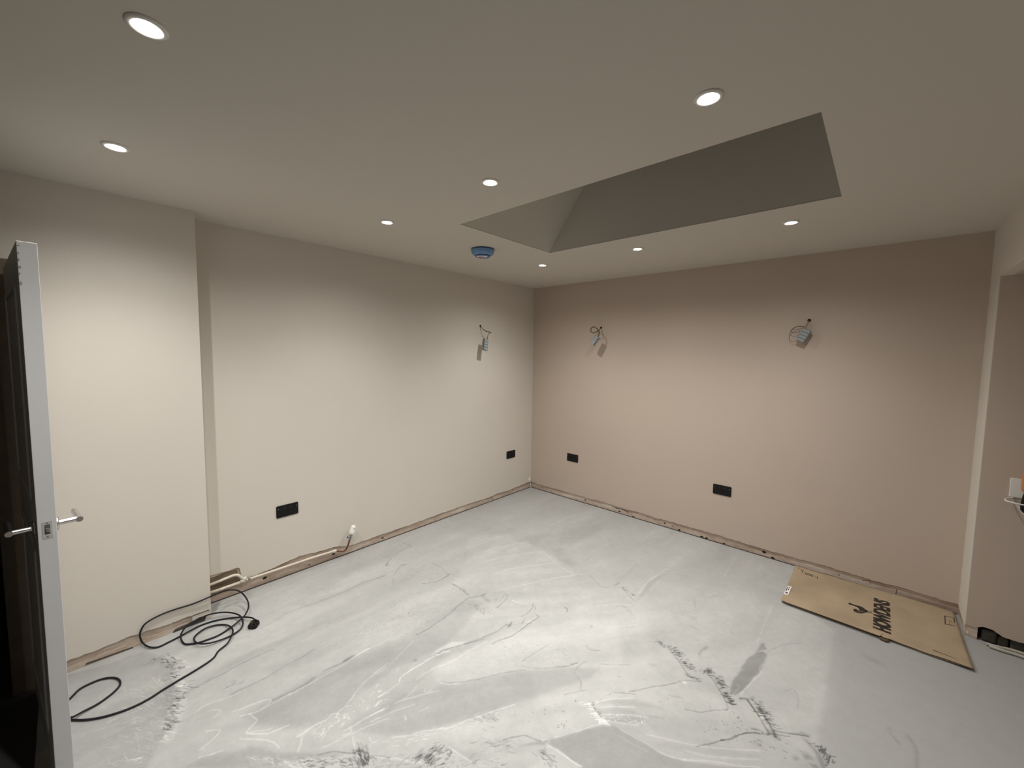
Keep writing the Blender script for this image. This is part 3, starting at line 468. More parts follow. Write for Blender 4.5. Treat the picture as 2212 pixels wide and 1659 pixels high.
["K",0.2,22,20,6,35,40,[1.411,-3.164,1.413,-3.079,1.421,-3.016]]
["L",0.17,6,[1.445,-2.821,1.433,-2.868]]
["L",0.16,5,[1.458,-2.873,1.467,-2.906]]
["L",0.17,6,[1.519,-2.865,1.497,-2.95,1.491,-3.012,1.481,-3.057]]
["L",0.16,6,[1.49,-3.037,1.51,-3.042,1.503,-3.072]]
["L",0.13,6,[1.57,-2.895,1.539,-2.973,1.524,-3.029,1.494,-3.153]]
["L",0.15,6,[1.536,-3.047,1.57,-3.06,1.592,-3.067]]
["L",0.13,5,[1.591,-3.001,1.612,-3.004]]
["L",0.22,7,[1.416,-2.506,1.41,-2.541,1.409,-2.589,1.405,-2.647,1.404,-2.693,1.405,-2.722,1.423,-2.75]]
["L",0.22,7,[1.446,-2.444,1.428,-2.476,1.419,-2.509]]
["P",0.16,4,0,[1.396,-2.53,1.383,-2.468,1.398,-2.391,1.458,-2.335,1.435,-2.414,1.407,-2.46,1.405,-2.498]]
["L",-0.16,5,[1.41,-2.502,1.413,-2.464,1.429,-2.43,1.459,-2.365,1.484,-2.315,1.512,-2.251]]
["L",0.17,6,[1.434,-2.757,1.435,-2.795,1.433,-2.836,1.434,-2.869]]
["L",0.16,5,[1.457,-2.87,1.466,-2.904]]
["L",0.14,5,[1.233,-2.536,1.261,-2.623,1.29,-2.706,1.299,-2.773,1.297,-2.836]]
["L",0.14,6,[1.525,-2.961,1.54,-2.908,1.563,-2.838,1.593,-2.775]]
["L",0.15,6,[1.499,-2.946,1.51,-2.881]]
["L",0.17,6,[1.525,-2.835,1.532,-2.803,1.557,-2.75,1.585,-2.693,1.612,-2.656]]
["L",0.12,5,[1.506,-2.665,1.52,-2.731,1.534,-2.794]]
["P",0.25,3,0,[1.344,-2.705,1.344,-2.7,1.353,-2.714,1.352,-2.719]]
["P",0.25,3,0,[1.359,-2.831,1.365,-2.83,1.368,-2.842,1.364,-2.845]]
["P",0.22,3,0,[1.556,-2.689,1.57,-2.696,1.565,-2.701]]
["P",0.22,3,0,[1.578,-2.673,1.584,-2.675,1.582,-2.684]]
["L",0.22,5,[1.611,-2.841,1.623,-2.843,1.63,-2.85]]
["L",0.16,6,[1.641,-2.782,1.653,-2.743]]
["P",-0.17,3,0,[1.36,-2.631,1.355,-2.607,1.369,-2.603,1.373,-2.613]]
["L",0.15,7,[1.663,-2.934,1.689,-2.904,1.711,-2.875,1.724,-2.845,1.747,-2.811,1.794,-2.754,1.817,-2.708,1.834,-2.666,1.863,-2.605,1.89,-2.539,1.936,-2.457]]
["L",0.13,6,[1.581,-2.615,1.611,-2.597,1.659,-2.55]]
["L",-0.1,6,[1.591,-2.605,1.638,-2.557,1.681,-2.5,1.721,-2.437,1.771,-2.348,1.831,-2.265]]
["L",-0.09,5,[1.794,-2.254,1.841,-2.238,1.914,-2.169,1.966,-2.111,2.006,-2.036]]
["L",0.1,10,[1.476,-2.684,1.48,-2.586,1.511,-2.484,1.523,-2.356,1.537,-2.259]]
["L",-0.07,6,[1.811,-2.033,1.794,-2.141,1.784,-2.227]]
["S",-0.05,260,6,[1.544,-2.604,1.54,-2.475,1.577,-2.222,1.884,-1.9,1.988,-2.054,1.785,-2.29,1.65,-2.504]]
["K",0.12,60,22,4,10,40,[1.624,-3.015,1.697,-2.923,1.795,-2.796,1.911,-2.561]]
["K",-0.09,26,24,4,15,30,[1.865,-2.637,1.911,-2.561,1.933,-2.643]]
["P",-0.1,4,1,[0.917,-3.896,0.163,-3.902,0.19,-3.853,0.211,-3.776,0.235,-3.675,0.237,-3.582,0.277,-3.563,0.339,-3.537,0.348,-3.519,0.428,-3.503,0.523,-3.49,0.581,-3.51,0.662,-3.51,0.759,-3.507,0.8,-3.537,0.893,-3.541,0.95,-3.582,0.996,-3.618,1.073,-3.659,1.156,-3.673]]
["P",-0.09,10,1,[0.349,-3.523,0.428,-3.503,0.523,-3.49,0.581,-3.51,0.662,-3.51,0.759,-3.507,0.8,-3.537,0.893,-3.541,0.95,-3.582,0.933,-3.61,0.869,-3.575,0.776,-3.573,0.679,-3.554,0.608,-3.531,0.53,-3.542,0.503,-3.51,0.407,-3.548,0.367,-3.595,0.335,-3.555]]
["K",-0.17,60,22,9,30,34,[0.373,-3.518,0.45,-3.491,0.528,-3.469,0.546,-3.494,0.585,-3.514]]
["K",0.16,50,24,6,40,40,[0.38,-3.512,0.452,-3.48,0.526,-3.454,0.544,-3.479,0.592,-3.507]]
["K",0.17,80,34,9,60,34,[0.605,-3.495,0.674,-3.484,0.729,-3.506,0.794,-3.529,0.861,-3.552,0.915,-3.569,0.987,-3.587]]
["K",-0.15,60,30,8,60,36,[0.659,-3.46,0.742,-3.495,0.788,-3.535,0.872,-3.547,0.926,-3.57]]
["K",0.1,120,46,6,28,120,[0.559,-3.666,0.593,-3.62,0.584,-3.569,0.689,-3.614,0.783,-3.593,0.814,-3.657,0.899,-3.636,0.952,-3.67,0.986,-3.7]]
["K",0.16,12,30,8,25,16,[0.946,-3.732,0.977,-3.713,1.023,-3.665]]
["P",0.09,8,1,[0.797,-3.513,0.784,-3.491,0.87,-3.511,0.947,-3.533,1.0,-3.559,1.011,-3.587,0.924,-3.554,0.861,-3.533]]
["L",0.13,5,[0.692,-3.747,0.695,-3.707,0.705,-3.659,0.709,-3.622]]
["L",0.1,5,[0.706,-3.787,0.727,-3.732,0.755,-3.682]]
["L",0.12,5,[0.359,-3.594,0.345,-3.563,0.344,-3.537]]
["L",0.06,5,[0.764,-3.768,0.774,-3.701,0.772,-3.653]]
'''.strip().splitlines()]
FX0, FX1, FY0, FY1 = -.02, 4.62, -3.952, .02
def floor_fields():
    xs = np.concatenate([np.arange(FX0, .5, .0042), np.arange(.5, 3.08, .0027), np.arange(3.08, 3.62, .006), np.arange(3.62, FX1+.02, .02)]); ys = np.concatenate([np.arange(FY0, -1.45, .0027), np.arange(-1.45, FY1+.0048, .0048)])
    X, Y = np.meshgrid(xs, ys, indexing='ij')
    Tn = np.zeros(X.shape); Hh = np.zeros(X.shape)
    # trowel streaks whose direction turns across the room
    def streak(ang, seed, fa=7., fl=1.3):
        a = math.radians(ang); u = X*math.cos(a)+Y*math.sin(a); v = -X*math.sin(a)+Y*math.cos(a)
        wv = .05*fbm(u*2, v*2, seed+9, 3)
        return fbm(u*fl+50, (v+wv)*fa+50, seed, 5, .6)
    w1 = np.clip((1.35-X)/.5, 0, 1); w3 = np.clip((X-2.2)/.4, 0, 1)*np.clip((-Y-1.3)/.4, 0, 1); wf = np.clip((Y+1.35)/.4, 0, 1)
    w2 = np.clip(1-w1-w3, 0, 1)
    s = w1*streak(89, 11)+w2*streak(56, 31)+w3*streak(33, 51)
    s = s*(1-wf)+wf*streak(82, 71, 5, 1.2)
    smooth = np.clip((X-3.0)/.06, 0, 1)
    Tn += (1-smooth)*(.17*s*(1-.3*wf)+.05*fbm(X*9, Y*9, 91, 5, .65)+.05*fbm(X*45, Y*45, 96, 3, .7))
    Tn += .025*fbm(X*2.2, Y*2.2, 95, 3)
    wx = .009*fbm(X*22, Y*22, 101, 4)*2; wy = .009*fbm(X*22+40, Y*22+11, 111, 4)*2
    fxw = .004*fbm(X*60, Y*60, 121, 2)*2
    rs = np.random.RandomState(5)
    def box(pts, pad):
        i0 = np.searchsorted(xs, pts[:, 0].min()-pad); i1 = np.searchsorted(xs, pts[:, 0].max()+pad)
        j0 = np.searchsorted(ys, pts[:, 1].min()-pad); j1 = np.searchsorted(ys, pts[:, 1].max()+pad)
        return slice(i0, i1), slice(j0, j1)
    def segd(x, y, a, b):
        d = b-a; l = d@d+1e-12; t = np.clip(((x-a[0])*d[0]+(y-a[1])*d[1])/l, 0, 1)
        return np.hypot(x-a[0]-t*d[0], y-a[1]-t*d[1])
    def line(P_, v, wd, relief=0, warp=1):
        P_ = np.asarray(P_)
        if len(P_) < 2: return
        wd = wd*.00034+.0009
        bx = box(P_, wd*3+.01); x = X[bx]; y = Y[bx]
        if x.size == 0: return
        x = x+warp*fxw[bx]
        D = np.full(x.shape, 9.)
        for a, b in zip(P_[:-1], P_[1:]): D = np.minimum(D, segd(x, y, a, b))
        g = np.exp(-(D/wd)**2*.8)
        g = g*(.7+.6*vnoise(x*55, y*55, 7))
        if v > 0: Tn[bx] += .72*v*g
        else: Tn[bx] += 1.25*v*g
        Hh[bx] += np.sign(v)*g*.0009
    def poly(P_, v, feather, rag):
        P_ = np.asarray(P_); f = feather*.0011+.0018
        bx = box(P_, f*2+.05); x = X[bx]; y = Y[bx]
        if x.size == 0: return
        k = {0: .25, 1: 1.0, 2: .55}[rag]; x = x+k*wx[bx]*1.3; y = y+k*wy[bx]*1.3
        ins = np.zeros(x.shape, bool); D = np.full(x.shape, 9.); n = len(P_)
        for i in range(n):
            a = P_[i]; b = P_[(i+1) % n]; D = np.minimum(D, segd(x, y, a, b))
            c = ((a[1] > y) != (b[1] > y)) & (x < (b[0]-a[0])*(y-a[1])/(b[1]-a[1]+1e-12)+a[0]); ins ^= c
        sd = np.where(ins, D, -D); g = 1/(1+np.exp(np.clip(-sd/f*2.2, -40, 40)))
        Tn[bx] += (.85 if v < -.12 else .68)*v*g
    def along(P_, t):
        P_ = np.asarray(P_); d = np.hypot(*(P_[1:]-P_[:-1]).T); c = np.concatenate([[0], np.cumsum(d)]); s_ = t*c[-1]
        i = min(np.searchsorted(c, s_, 'right')-1, len(d)-1); q = (s_-c[i])/(d[i]+1e-9); return P_[i]*(1-q)+P_[i+1]*q
    for r in STROKES:
        if r[0] == 'P': poly(np.array(r[4]).reshape(-1, 2), r[1], r[2], r[3])
        elif r[0] == 'L':
            pts = np.array(catmull([(a, b, 0) for a, b in np.array(r[3]).reshape(-1, 2)], 4))[:, :2]; line(pts, r[1]*1.0, r[2])
        elif r[0] == 'K':
            _, v, n, ln, wd_, ang, sp, p = r; p = np.array(p).reshape(-1, 2)
            dp = p[-1]-p[0]; base = math.atan2(dp[1], dp[0])
            for i in range(n):
                c = along(p, rs.rand())+rs.randn(2)*sp*.00040
                a = base+math.radians(ang if ang > 45 else ang)+rs.randn()*.25; l = ln*.00042*(.4+rs.rand()*1.1)
                d = np.array([math.cos(a), math.sin(a)])*l; m = c+rs.randn(2)*l*.15
                line(np.array([c-d, m, c+d]), v*(.6+.6*rs.rand()), wd_*.42)
        elif r[0] == 'S':
            _, v, n, sz, p = r; p = np.array(p).reshape(-1, 2); lo = p.min(0); hi = p.max(0); k = 0
            while k < n:
                c = lo+rs.rand(2)*(hi-lo); k += 1
                ins = False
                for i in range(len(p)):
                    a = p[i]; b = p[(i+1) % len(p)]
                    if (a[1] > c[1]) != (b[1] > c[1]) and c[0] < (b[0]-a[0])*(c[1]-a[1])/(b[1]-a[1])+a[0]: ins = not ins
                if ins: line(np.array([c, c+rs.randn(2)*.004]), v*(.5+rs.rand()), sz*.5*(.5+rs.rand()))
    return xs, ys, X, Y, Tn, Hh
def floor_material():
    m, nt, p = newmat('grey levelling screed'); L = nt.links.new
    at = N(nt, 'ShaderNodeAttribute', attribute_name='tone'); tc = N(nt, 'ShaderNodeTexCoord')
    n1 = N(nt, 'ShaderNodeTexNoise'); n1.inputs['Scale'].default_value = 90; n1.inputs['Detail'].default_value = 5; L(tc.outputs['Object'], n1.inputs['Vector'])
    n2 = N(nt, 'ShaderNodeTexNoise'); n2.inputs['Scale'].default_value = 14; n2.inputs['Detail'].default_value = 6; n2.inputs['Roughness'].default_value = .65; L(tc.outputs['Object'], n2.inputs['Vector'])
    a1 = N(nt, 'ShaderNodeMath', operation='MULTIPLY_ADD'); a1.inputs[1].default_value = .05; L(n1.outputs['Fac'], a1.inputs[0]); L(at.outputs['Fac'], a1.inputs[2])
    a2 = N(nt, 'ShaderNodeMath', operation='MULTIPLY_ADD'); a2.inputs[1].default_value = .07; L(n2.outputs['Fac'], a2.inputs[0]); L(a1.outputs[0], a2.inputs[2])
    r = N(nt, 'ShaderNodeValToRGB'); r.color_ramp.elements[0].position = 0; r.color_ramp.elements[0].color = (.07, .07, .067, 1)
    r.color_ramp.elements[1].position = 1; r.color_ramp.elements[1].color = (.82, .82, .79, 1)
    for pos, v in ((.25, .20), (.5, .395), (.62, .52), (.75, .66)):
        e = r.color_ramp.elements.new(pos); e.color = (v, v*1.0, v*.965, 1)
    L(a2.outputs[0], r.inputs[0]); L(r.outputs[0], p.inputs['Base Color']); p.inputs['Roughness'].default_value = .62; p.inputs['Specular IOR Level'].default_value = .3
    b = N(nt, 'ShaderNodeBump'); b.inputs['Strength'].default_value = .25; b.inputs['Distance'].default_value = .002; L(n2.outputs['Fac'], b.inputs['Height']); L(b.outputs[0], p.inputs['Normal'])
    return m
def build_floor():
    xs, ys, X, Y, Tn, Hh = floor_fields(); nx, ny = X.shape
    co = np.empty((nx*ny, 3), np.float32); co[:, 0] = X.ravel(); co[:, 1] = Y.ravel()
    co[:, 2] = (Hh*1.0).ravel()-.0005
    i = np.arange(nx*ny).reshape(nx, ny); q = np.stack([i[:-1, :-1], i[1:, :-1], i[1:, 1:], i[:-1, 1:]], -1).reshape(-1, 4)
    me = bpy.data.meshes.new('floor'); me.vertices.add(nx*ny); me.vertices.foreach_set('co', co.ravel())
    me.loops.add(q.size); me.loops.foreach_set('vertex_index', q.ravel().astype(np.int32))
    me.polygons.add(len(q)); me.polygons.foreach_set('loop_start', np.arange(0, q.size, 4, dtype=np.int32))
    me.update(calc_edges=True); me.shade_smooth()
    at = me.attributes.new('tone', 'FLOAT', 'POINT'); at.data.foreach_set('value', np.clip(Tn+.44, 0, 1).astype(np.float32).ravel())
    return tag(link('floor', me, floor_material()), kind='structure')
build_floor()
tag(mesh('floor', [(-.02, -5.3, -.001), (4.62, -5.3, -.001), (4.62, -3.952, -.001), (-.02, -3.952, -.001)], [(0, 1, 2, 3)], M_TILE_SHADE), kind='structure')  # floor behind the door, coloured dark to hold the door's shadow
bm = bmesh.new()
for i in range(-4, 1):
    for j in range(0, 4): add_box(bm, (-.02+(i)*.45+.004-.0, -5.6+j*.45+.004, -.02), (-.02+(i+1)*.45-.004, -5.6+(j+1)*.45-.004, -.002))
tag(bm_obj('floor', bm, M_TILE_SHADE), kind='structure')
# ------------------------------------------------------------------ walls
def ragged(s, prof, seed):
    """height of the torn lower edge of the plaster"""
    base = np.interp(s, [a for a, b in prof], [b for a, b in prof])
    return base+float(.010*fbm(np.array(s*7.), np.array(seed*1.), seed, 3))*1.2+float(.005*fbm(np.array(s*60.), np.array(3.), seed+5, 2))*2
def plaster(name, A, B, n_out, prof, ztop, mat, seed, thick=.012, parent=None):
    """painted plaster skin from A to B (xy), facing n_out, its lower edge torn off along prof"""
    A = Vector((*A, 0)); B = Vector((*B, 0)); Lg = (B-A).length; k = max(2, int(Lg/.012)); vs = []; fs = []; nrm = Vector(n_out)
    for i in range(k+1):
        s = Lg*i/k; p = A.lerp(B, i/k); zb = ragged(s, prof, seed); q = p-nrm*thick
        vs += [(p.x, p.y, zb+.004), (p.x, p.y, ztop), (q.x, q.y, zb-.003), (q.x, q.y, ztop)]
    for i in range(k):
        a = 4*i; b = a+4
        fs += [(a, b, b+1, a+1), (a+2, b+2, b, a), (a+3, b+3, b+2, a+2), (a+1, b+1, b+3, a+3)]
    fs += [(0, 1, 3, 2), (4*k, 4*k+2, 4*k+3, 4*k+1)]
    me = bpy.data.meshes.new(name); me.from_pydata(vs, [], fs); me.update()
    bm = bmesh.new(); bm.from_mesh(me); bmesh.ops.recalc_face_normals(bm, faces=bm.faces); bm.to_mesh(me); bm.free()
    return link(name, me, mat, parent)
def holes(parent, pts, axis, off, seed):
    """chipped fixing holes in the bare strip"""
    rs = np.random.RandomState(seed)
    for (s, z, r) in pts:
        bm = bmesh.new(); k = 9; c = []
        for i in range(k):
            a = 2*PI*i/k; rr = r*(.7+.6*rs.rand()); c.append((rr*math.cos(a)*1.2, rr*math.sin(a)*.8))
        if axis == 'y': Mx = frame((off, s, max(z, .008)), (0, 1, 0), (1, 0, 0))
        else: Mx = frame((s, off, max(z, .008)), (1, 0, 0), (0, -1, 0))
        add_prism(bm, c, -.004, .0012, Mx)
        bm_obj('fixing_hole', bm, M_HOLE, parent)
YB, DB, YD, YE = -3.268, .176, -4.03, -4.85
# left wall (cream), alcove beside the breast
wl = plaster('wall_left', (0, YB-.02), (0, 0), (1, 0, 0), [(0, .185), (.215, .175), (.23, .085), (.35, .082), (.6, .115), (.85, .095), (1.0, .062), (1.6, .060), (2.6, .058), (3.1, .062), (3.24, .075), (3.3, .085)], H, M_CREAM, 3)
tag(wl, kind='structure')
bm = bmesh.new(); add_box(bm, (-.16, YB-.03, -.02), (-.011, .0, H)); bm_obj('bare_masonry', bm, M_RAW, wl)
holes(wl, [(-2.922, .040, .011), (-2.436, .037, .008), (-2.008, .024, .008), (-.66, .022, .007), (-.32, .04, .005), (-2.62, .02, .005)], 'y', -.011, 4)
bm = bmesh.new()                                                 # broken-out pocket behind the upper pipe
add_prism(bm, [(-3.262, .075), (-3.262, .165), (-3.15, .172), (-3.085, .168), (-3.078, .12), (-3.05, .085), (-3.12, .07)], -.006, .0015, frame((-.0105, 0, 0), (0, 1, 0), (1, 0, 0)))
bm_obj('broken_out_pocket', bm, plain('damp brick', (.17, .125, .085), .9, bump=.8, bscale=60, var=.5, vscale=30), wl)
# lump of filler in the corner
bm = bmesh.new(); bmesh.ops.create_icosphere(bm, subdivisions=3, radius=1)
for v in bm.verts:
    d = v.co.normalized(); k = 1+.6*float(fbm(np.array(d.x*2+5), np.array(d.y*2+d.z*3+5), 44, 3)); v.co = Vector((d.x*.012, d.y*.020, d.z*.028))*k*1.1
bmesh.ops.translate(bm, verts=bm.verts, vec=(.002, -.026, .094)); bm_obj('filler_lump', bm, M_LUMP, wl, smooth=True)
bm = bmesh.new(); add_tube(bm, catmull([(-.004, -.004, .004), (.000, -.006, .03), (-.003, -.005, .055), (.001, -.006, .085)], 4), [.007, .007, .007, .0065]*3+[.006], 8); bm_obj('filler_bead', bm, M_LUMP, wl, smooth=True)
# chimney breast (cream) with the lower part bare
wb = plaster('wall_breast', (DB, YD), (DB, YB), (1, 0, 0), [(0, .063), (.3, .068), (.42, .073), (.5, .062), (.7, .058), (.8, .06)], H, M_CREAM, 8)
tag(wb, kind='structure')
bm = bmesh.new(); add_box(bm, (-.16, YD, -.02), (DB-.011, YB-.004, H)); bm_obj('bare_masonry', bm, M_RAW, wb)
bm = bmesh.new(); add_box(bm, (-.005, YB-.012, .056), (DB-.0005, YB, H-.0005)); bm_obj('return_plaster', bm, M_CREAM, wb)
bm = bmesh.new(); add_box(bm, (DB-.014, -3.36, .0), (DB-.006, YB+.001, .052), .003); bm_obj('painted_remnant', bm, M_LUMP, wb)
bm = bmesh.new(); add_prism(bm, [(-3.45, .002), (-3.30, .003), (-3.29, .03), (-3.33, .034), (-3.38, .020), (-3.44, .014)], -.004, .0095, frame((DB-.014, 0, 0), (0, 1, 0), (1, 0, 0))); bm_obj('chipped_gap', bm, M_GAP, wb)
bm = bmesh.new(); add_prism(bm, [(-3.80, .008), (-3.62, .003), (-3.62, .007), (-3.795, .015)], -.004, .002, frame((DB-.010, 0, 0), (0, 1, 0), (1, 0, 0))); bm_obj('broken_edge', bm, M_GAP, wb)
# right wall (pink)
W = 3.571; DN = .27; HO = 2.11
wr = plaster('wall_right', (0, 0), (W, 0), (0, -1, 0), [(0, .062), (.6, .062), (1.0, .067), (1.5, .065), (2.6, .064), (3.0, .066), (3.6, .060)], H, M_PINK, 12)
tag(wr, kind='structure')
bm = bmesh.new(); add_box(bm, (-.16, .011, -.02), (W+.02, .16, H)); bm_obj('bare_masonry', bm, M_RAW, wr)
holes(wr, [(.17, .030, .006), (.30, .02, .005), (.773, .034, .008), (1.15, .045, .006), (1.185, .022, .009), (1.34, .004, .008), (1.661, .036, .007), (1.735, .030, .005), (1.80, .010, .011), (2.0, .003, .013), (2.04, .006, .012), (2.185, .003, .008), (2.49, .036, .012), (2.55, .004, .012), (2.97, .028, .005)], 'x', .011, 6)
def crack(name, pts, r, par, mat=M_HOLE):
    bm = bmesh.new(); add_tube(bm, catmull(pts, 4), r, 5); return bm_obj(name, bm, mat, par)
crack('plaster_crack', [(1.10, .0105, .050), (1.16, .0105, .047), (1.22, .0105, .050), (1.27, .0105, .040), (1.285, .0105, .030)], .0022, wr)
crack('plaster_crack', [(3.10, .0105, .035), (3.14, .0105, .052), (3.15, .0105, .03)], .0012, wr); crack('plaster_crack', [(3.28, .0105, .004), (3.285, .0105, .05)], .0013, wr)
# dark strips painting the shadow in the gap where screed meets walls
for nm, lo, hi in (('gap_shade_1', (-.012, YB, -.004), (-.002, -.01, .0035)), ('gap_shade_2', (.01, .001, -.004), (W, .0115, .0035))):
    bm = bmesh.new(); add_box(bm, lo, hi); tag(bm_obj(nm, bm, M_GAP), kind='structure')
# nib and header at the opening on the right
bm = bmesh.new(); add_box(bm, (W, -DN+.012, .060), (W+.05, .012, H)); add_box(bm, (W, -DN, .066), (W+.003, -DN+.0125, HO)); add_box(bm, (W, -DN, HO), (W+.05, -DN+.012, H)); add_box(bm, (W, -5.3, HO), (W+.05, -DN, H)); add_box(bm, (W, -5.3, 0), (W+.05, -4.3, HO))
wn = tag(bm_obj('wall_nib', bm, M_CREAM), kind='structure')
bm = bmesh.new(); add_box(bm, (W+.006, -DN+.006, -.02), (W+.049, .012, .062)); bm_obj('bare_masonry', bm, M_RAW, wn)
bm = bmesh.new(); add_box(bm, (W+.05, -5.3, HO), (4.62, -DN, HO+.03)); tag(bm_obj('ceiling_lobby', bm, M_PINK), kind='structure')
wa = plaster('wall_lobby', (W+.003, -DN), (4.62, -DN), (0, -1, 0), [(0, .07), (.045, .07), (.07, .092), (.11, .086), (.14, .062), (.19, .066), (.24, .060), (.5, .06), (1.1, .06)], HO, M_PINK, 15)
tag(wa, kind='structure')
bm = bmesh.new(); add_box(bm, (W+.062, -DN+.06, -.02), (4.62, .0, HO)); bm_obj('void_behind', bm, M_HOLE, wa)
bm = bmesh.new(); add_box(bm, (W+.002, -DN+.004, -.02), (W+.052, -DN+.05, .075)); bm_obj('bare_masonry', bm, M_RAW, wa)
bm = bmesh.new()
add_box(bm, (3.64, -.262, .0), (3.70, -.225, .072), .012); add_box(bm, (3.70, -.255, .0), (3.745, -.222, .050), .010); add_box(bm, (3.75, -.262, .0), (3.86, -.22, .075), .008)
bm_obj('rubble', bm, plain('dusty dark brick', (.045, .038, .030), .9, bump=.9, bscale=40, var=.6, vscale=30), wa)
bm = bmesh.new(); add_lathe(bm, [(0, .004), (.004, .003), (.005, 0), (0, 0)], 12, frame((3.585, -.2705, .028), (1, 0, 0), (0, -1, 0))); bm_obj('white_fixing', bm, M_WHITEP, wa)
bm = bmesh.new(); add_box(bm, (4.60, -5.3, 0), (4.66, -DN, HO)); tag(bm_obj('wall_far', bm, M_PINK), kind='structure')
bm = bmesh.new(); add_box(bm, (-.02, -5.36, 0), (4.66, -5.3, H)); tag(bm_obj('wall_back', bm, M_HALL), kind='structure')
# doorway wall beyond the door
bm = bmesh.new(); add_box(bm, (DB-.10, YE, 2.03), (DB, YD, H)); add_box(bm, (DB-.10, -5.3, 0), (DB, YE, H)); tag(bm_obj('wall_doorway', bm, M_CREAM), kind='structure')
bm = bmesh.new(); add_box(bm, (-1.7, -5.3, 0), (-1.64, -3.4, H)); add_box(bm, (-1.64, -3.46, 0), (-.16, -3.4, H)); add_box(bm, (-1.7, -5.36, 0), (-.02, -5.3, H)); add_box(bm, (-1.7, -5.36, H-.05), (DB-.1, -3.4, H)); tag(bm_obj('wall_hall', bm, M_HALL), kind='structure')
# ceiling with the rooflight opening
SX0, SX1, SY0, SY1 = 1.166, 2.920, -2.150, -1.246
bm = bmesh.new()
for lo, hi in (((-.16, -5.36, H), (SX0, .16, H+.004)), ((SX1, -5.36, H), (4.66, .16, H+.004)), ((SX0, -5.36, H), (SX1, SY0, H+.004)), ((SX0, SY1, H), (SX1, .16, H+.004))): add_box(bm, lo, hi)
tag(bm_obj('ceiling', bm, M_CEIL), kind='structure')
# splayed rooflight shaft: the left end leans inwards, the other sides rise straight
ST = .62; k = 1.42; xi = SX0+ST/k; z0 = H+.003; z1 = H+ST
SHV = [(SX0, SY0, z0), (SX1, SY0, z0), (SX1, SY1, z0), (SX0, SY1, z0), (xi, SY0, z1), (SX1, SY0, z1), (SX1, SY1, z1), (xi, SY1, z1)]
sh = mesh('ceiling_shaft', SHV, [(0, 1, 5, 4), (1, 2, 6, 5), (2, 3, 7, 6), (3, 0, 4, 7)], M_CEIL); tag(sh, kind='structure')
sm = sh.modifiers.new('thickness', 'SOLIDIFY'); sm.thickness = .03; sm.offset = 1
win = tag(empty('window_1', ((xi+SX1)/2, (SY0+SY1)/2, z1)), kind='structure')
bm = bmesh.new(); fwid = .05
add_box(bm, (xi-.06, SY0-.06, z1+.001), (SX1+.06, SY0+fwid, z1+.05)); add_box(bm, (xi-.06, SY1-fwid, z1+.001), (SX1+.06, SY1+.06, z1+.05)); add_box(bm, (xi-.06, SY0+fwid, z1+.001), (xi+fwid, SY1-fwid, z1+.05)); add_box(bm, (SX1-fwid, SY0+fwid, z1+.001), (SX1+.06, SY1-fwid, z1+.05))
bm_obj('window_frame', bm, M_FRAME, win); bm = bmesh.new(); add_box(bm, (xi+fwid, SY0+fwid, z1+.02), (SX1-fwid, SY1-fwid, z1+.03)); bm_obj('window_pane', bm, M_GLASS, win)
rebase(win, win.location.copy())
# ------------------------------------------------------------------ downlights
def downlight_meshes():
    bm = bmesh.new(); add_lathe(bm, [(.0235, -.0008), (.0240, -.0018), (.0320, -.0062), (.038, -.0052), (.0425, -.0014), (.0425, 0), (.0235, 0), (.0235, -.0008)], 48)
    bez = bm_obj('bezel', bm, M_BEZ, None, True)
    bm = bmesh.new(); add_lathe(bm, [(0, -.0085), (.010, -.0082), (.017, -.0066), (.021, -.0045), (.0232, -.0012), (.0232, 0), (0, 0)], 40)
    lens = bm_obj('lens', bm, M_LENS, None, True)
    return bez, lens
_b, _l = downlight_meshes()
DL = {(0, 0): 'small lit downlight nearest the far corner of the ceiling', (1, 0): 'lit downlight between the rooflight opening and pink wall, middle of that row', (2, 0): 'lit downlight by the right end of the rooflight opening, nearest the pink wall',
      (0, 1): 'lit downlight on the ceiling left of the blue covered alarm', (1, 1): 'lit downlight just in front of the left part of the rooflight opening', (2, 1): 'lit downlight above the near right edge of the rooflight opening',
      (0, 2): 'lit downlight above the chimney breast and white door', (1, 2): 'largest lit downlight at the top left of the photo, wide bezel'}
for i, (x, y) in enumerate(LIGHTS):
    r = empty('downlight', (x, y, H)); tag(r, DL[(i % 3, i//3)], 'ceiling light', 'recessed downlights in the ceiling')
    for s in (_b, _l):
        if i == 0: c = s
        else: c = s.copy(); COL.objects.link(c)
        c.parent = r
    for pw, an in BEAMS:
        ld = bpy.data.lights.new('downlight_beam', 'SPOT'); ld.energy = pw; ld.spot_size = math.radians(an); ld.spot_blend = SPOT_BLEND; ld.shadow_soft_size = .020; ld.color = SPOT_COL
        lo = bpy.data.objects.new('downlight_beam', ld); COL.objects.link(lo); lo.parent = r; lo.location = (0, 0, -.035)
# ------------------------------------------------------------------ smoke alarm under a blue cover
r = empty('smoke_alarm', (.842, -1.650, H)); r.scale = (1.28, 1.28, 1.28); tag(r, 'round ceiling alarm under a blue plastic dust cover', 'smoke alarm')
bm = bmesh.new(); add_lathe(bm, [(0, 0), (.066, 0), (.066, -.010), (.060, -.013), (0, -.013)], 40); bm_obj('base', bm, plain('alarm base', (.03, .09, .25), .35), r, True)
bm = bmesh.new(); add_lathe(bm, [(.0, -.044), (.030, -.044), (.040, -.042), (.043, -.038), (.058, -.031), (.0640, -.026), (.0675, -.012), (.0690, -.010), (.0690, -.006), (.063, -.006), (.062, -.013), (0, -.013)], 40); bm_obj('dust_cover', bm, M_BLUE, r, True)
bm = bmesh.new(); add_lathe(bm, [(.0415, -.0435), (.0435, -.0415), (.0455, -.0385), (.0435, -.0375)], 40); bm_obj('cover_rim', bm, plain('darker blue plastic', (.035, .10, .27), .3), r, True)
Ma = Matrix.Rotation(YAW, 4, 'Z')
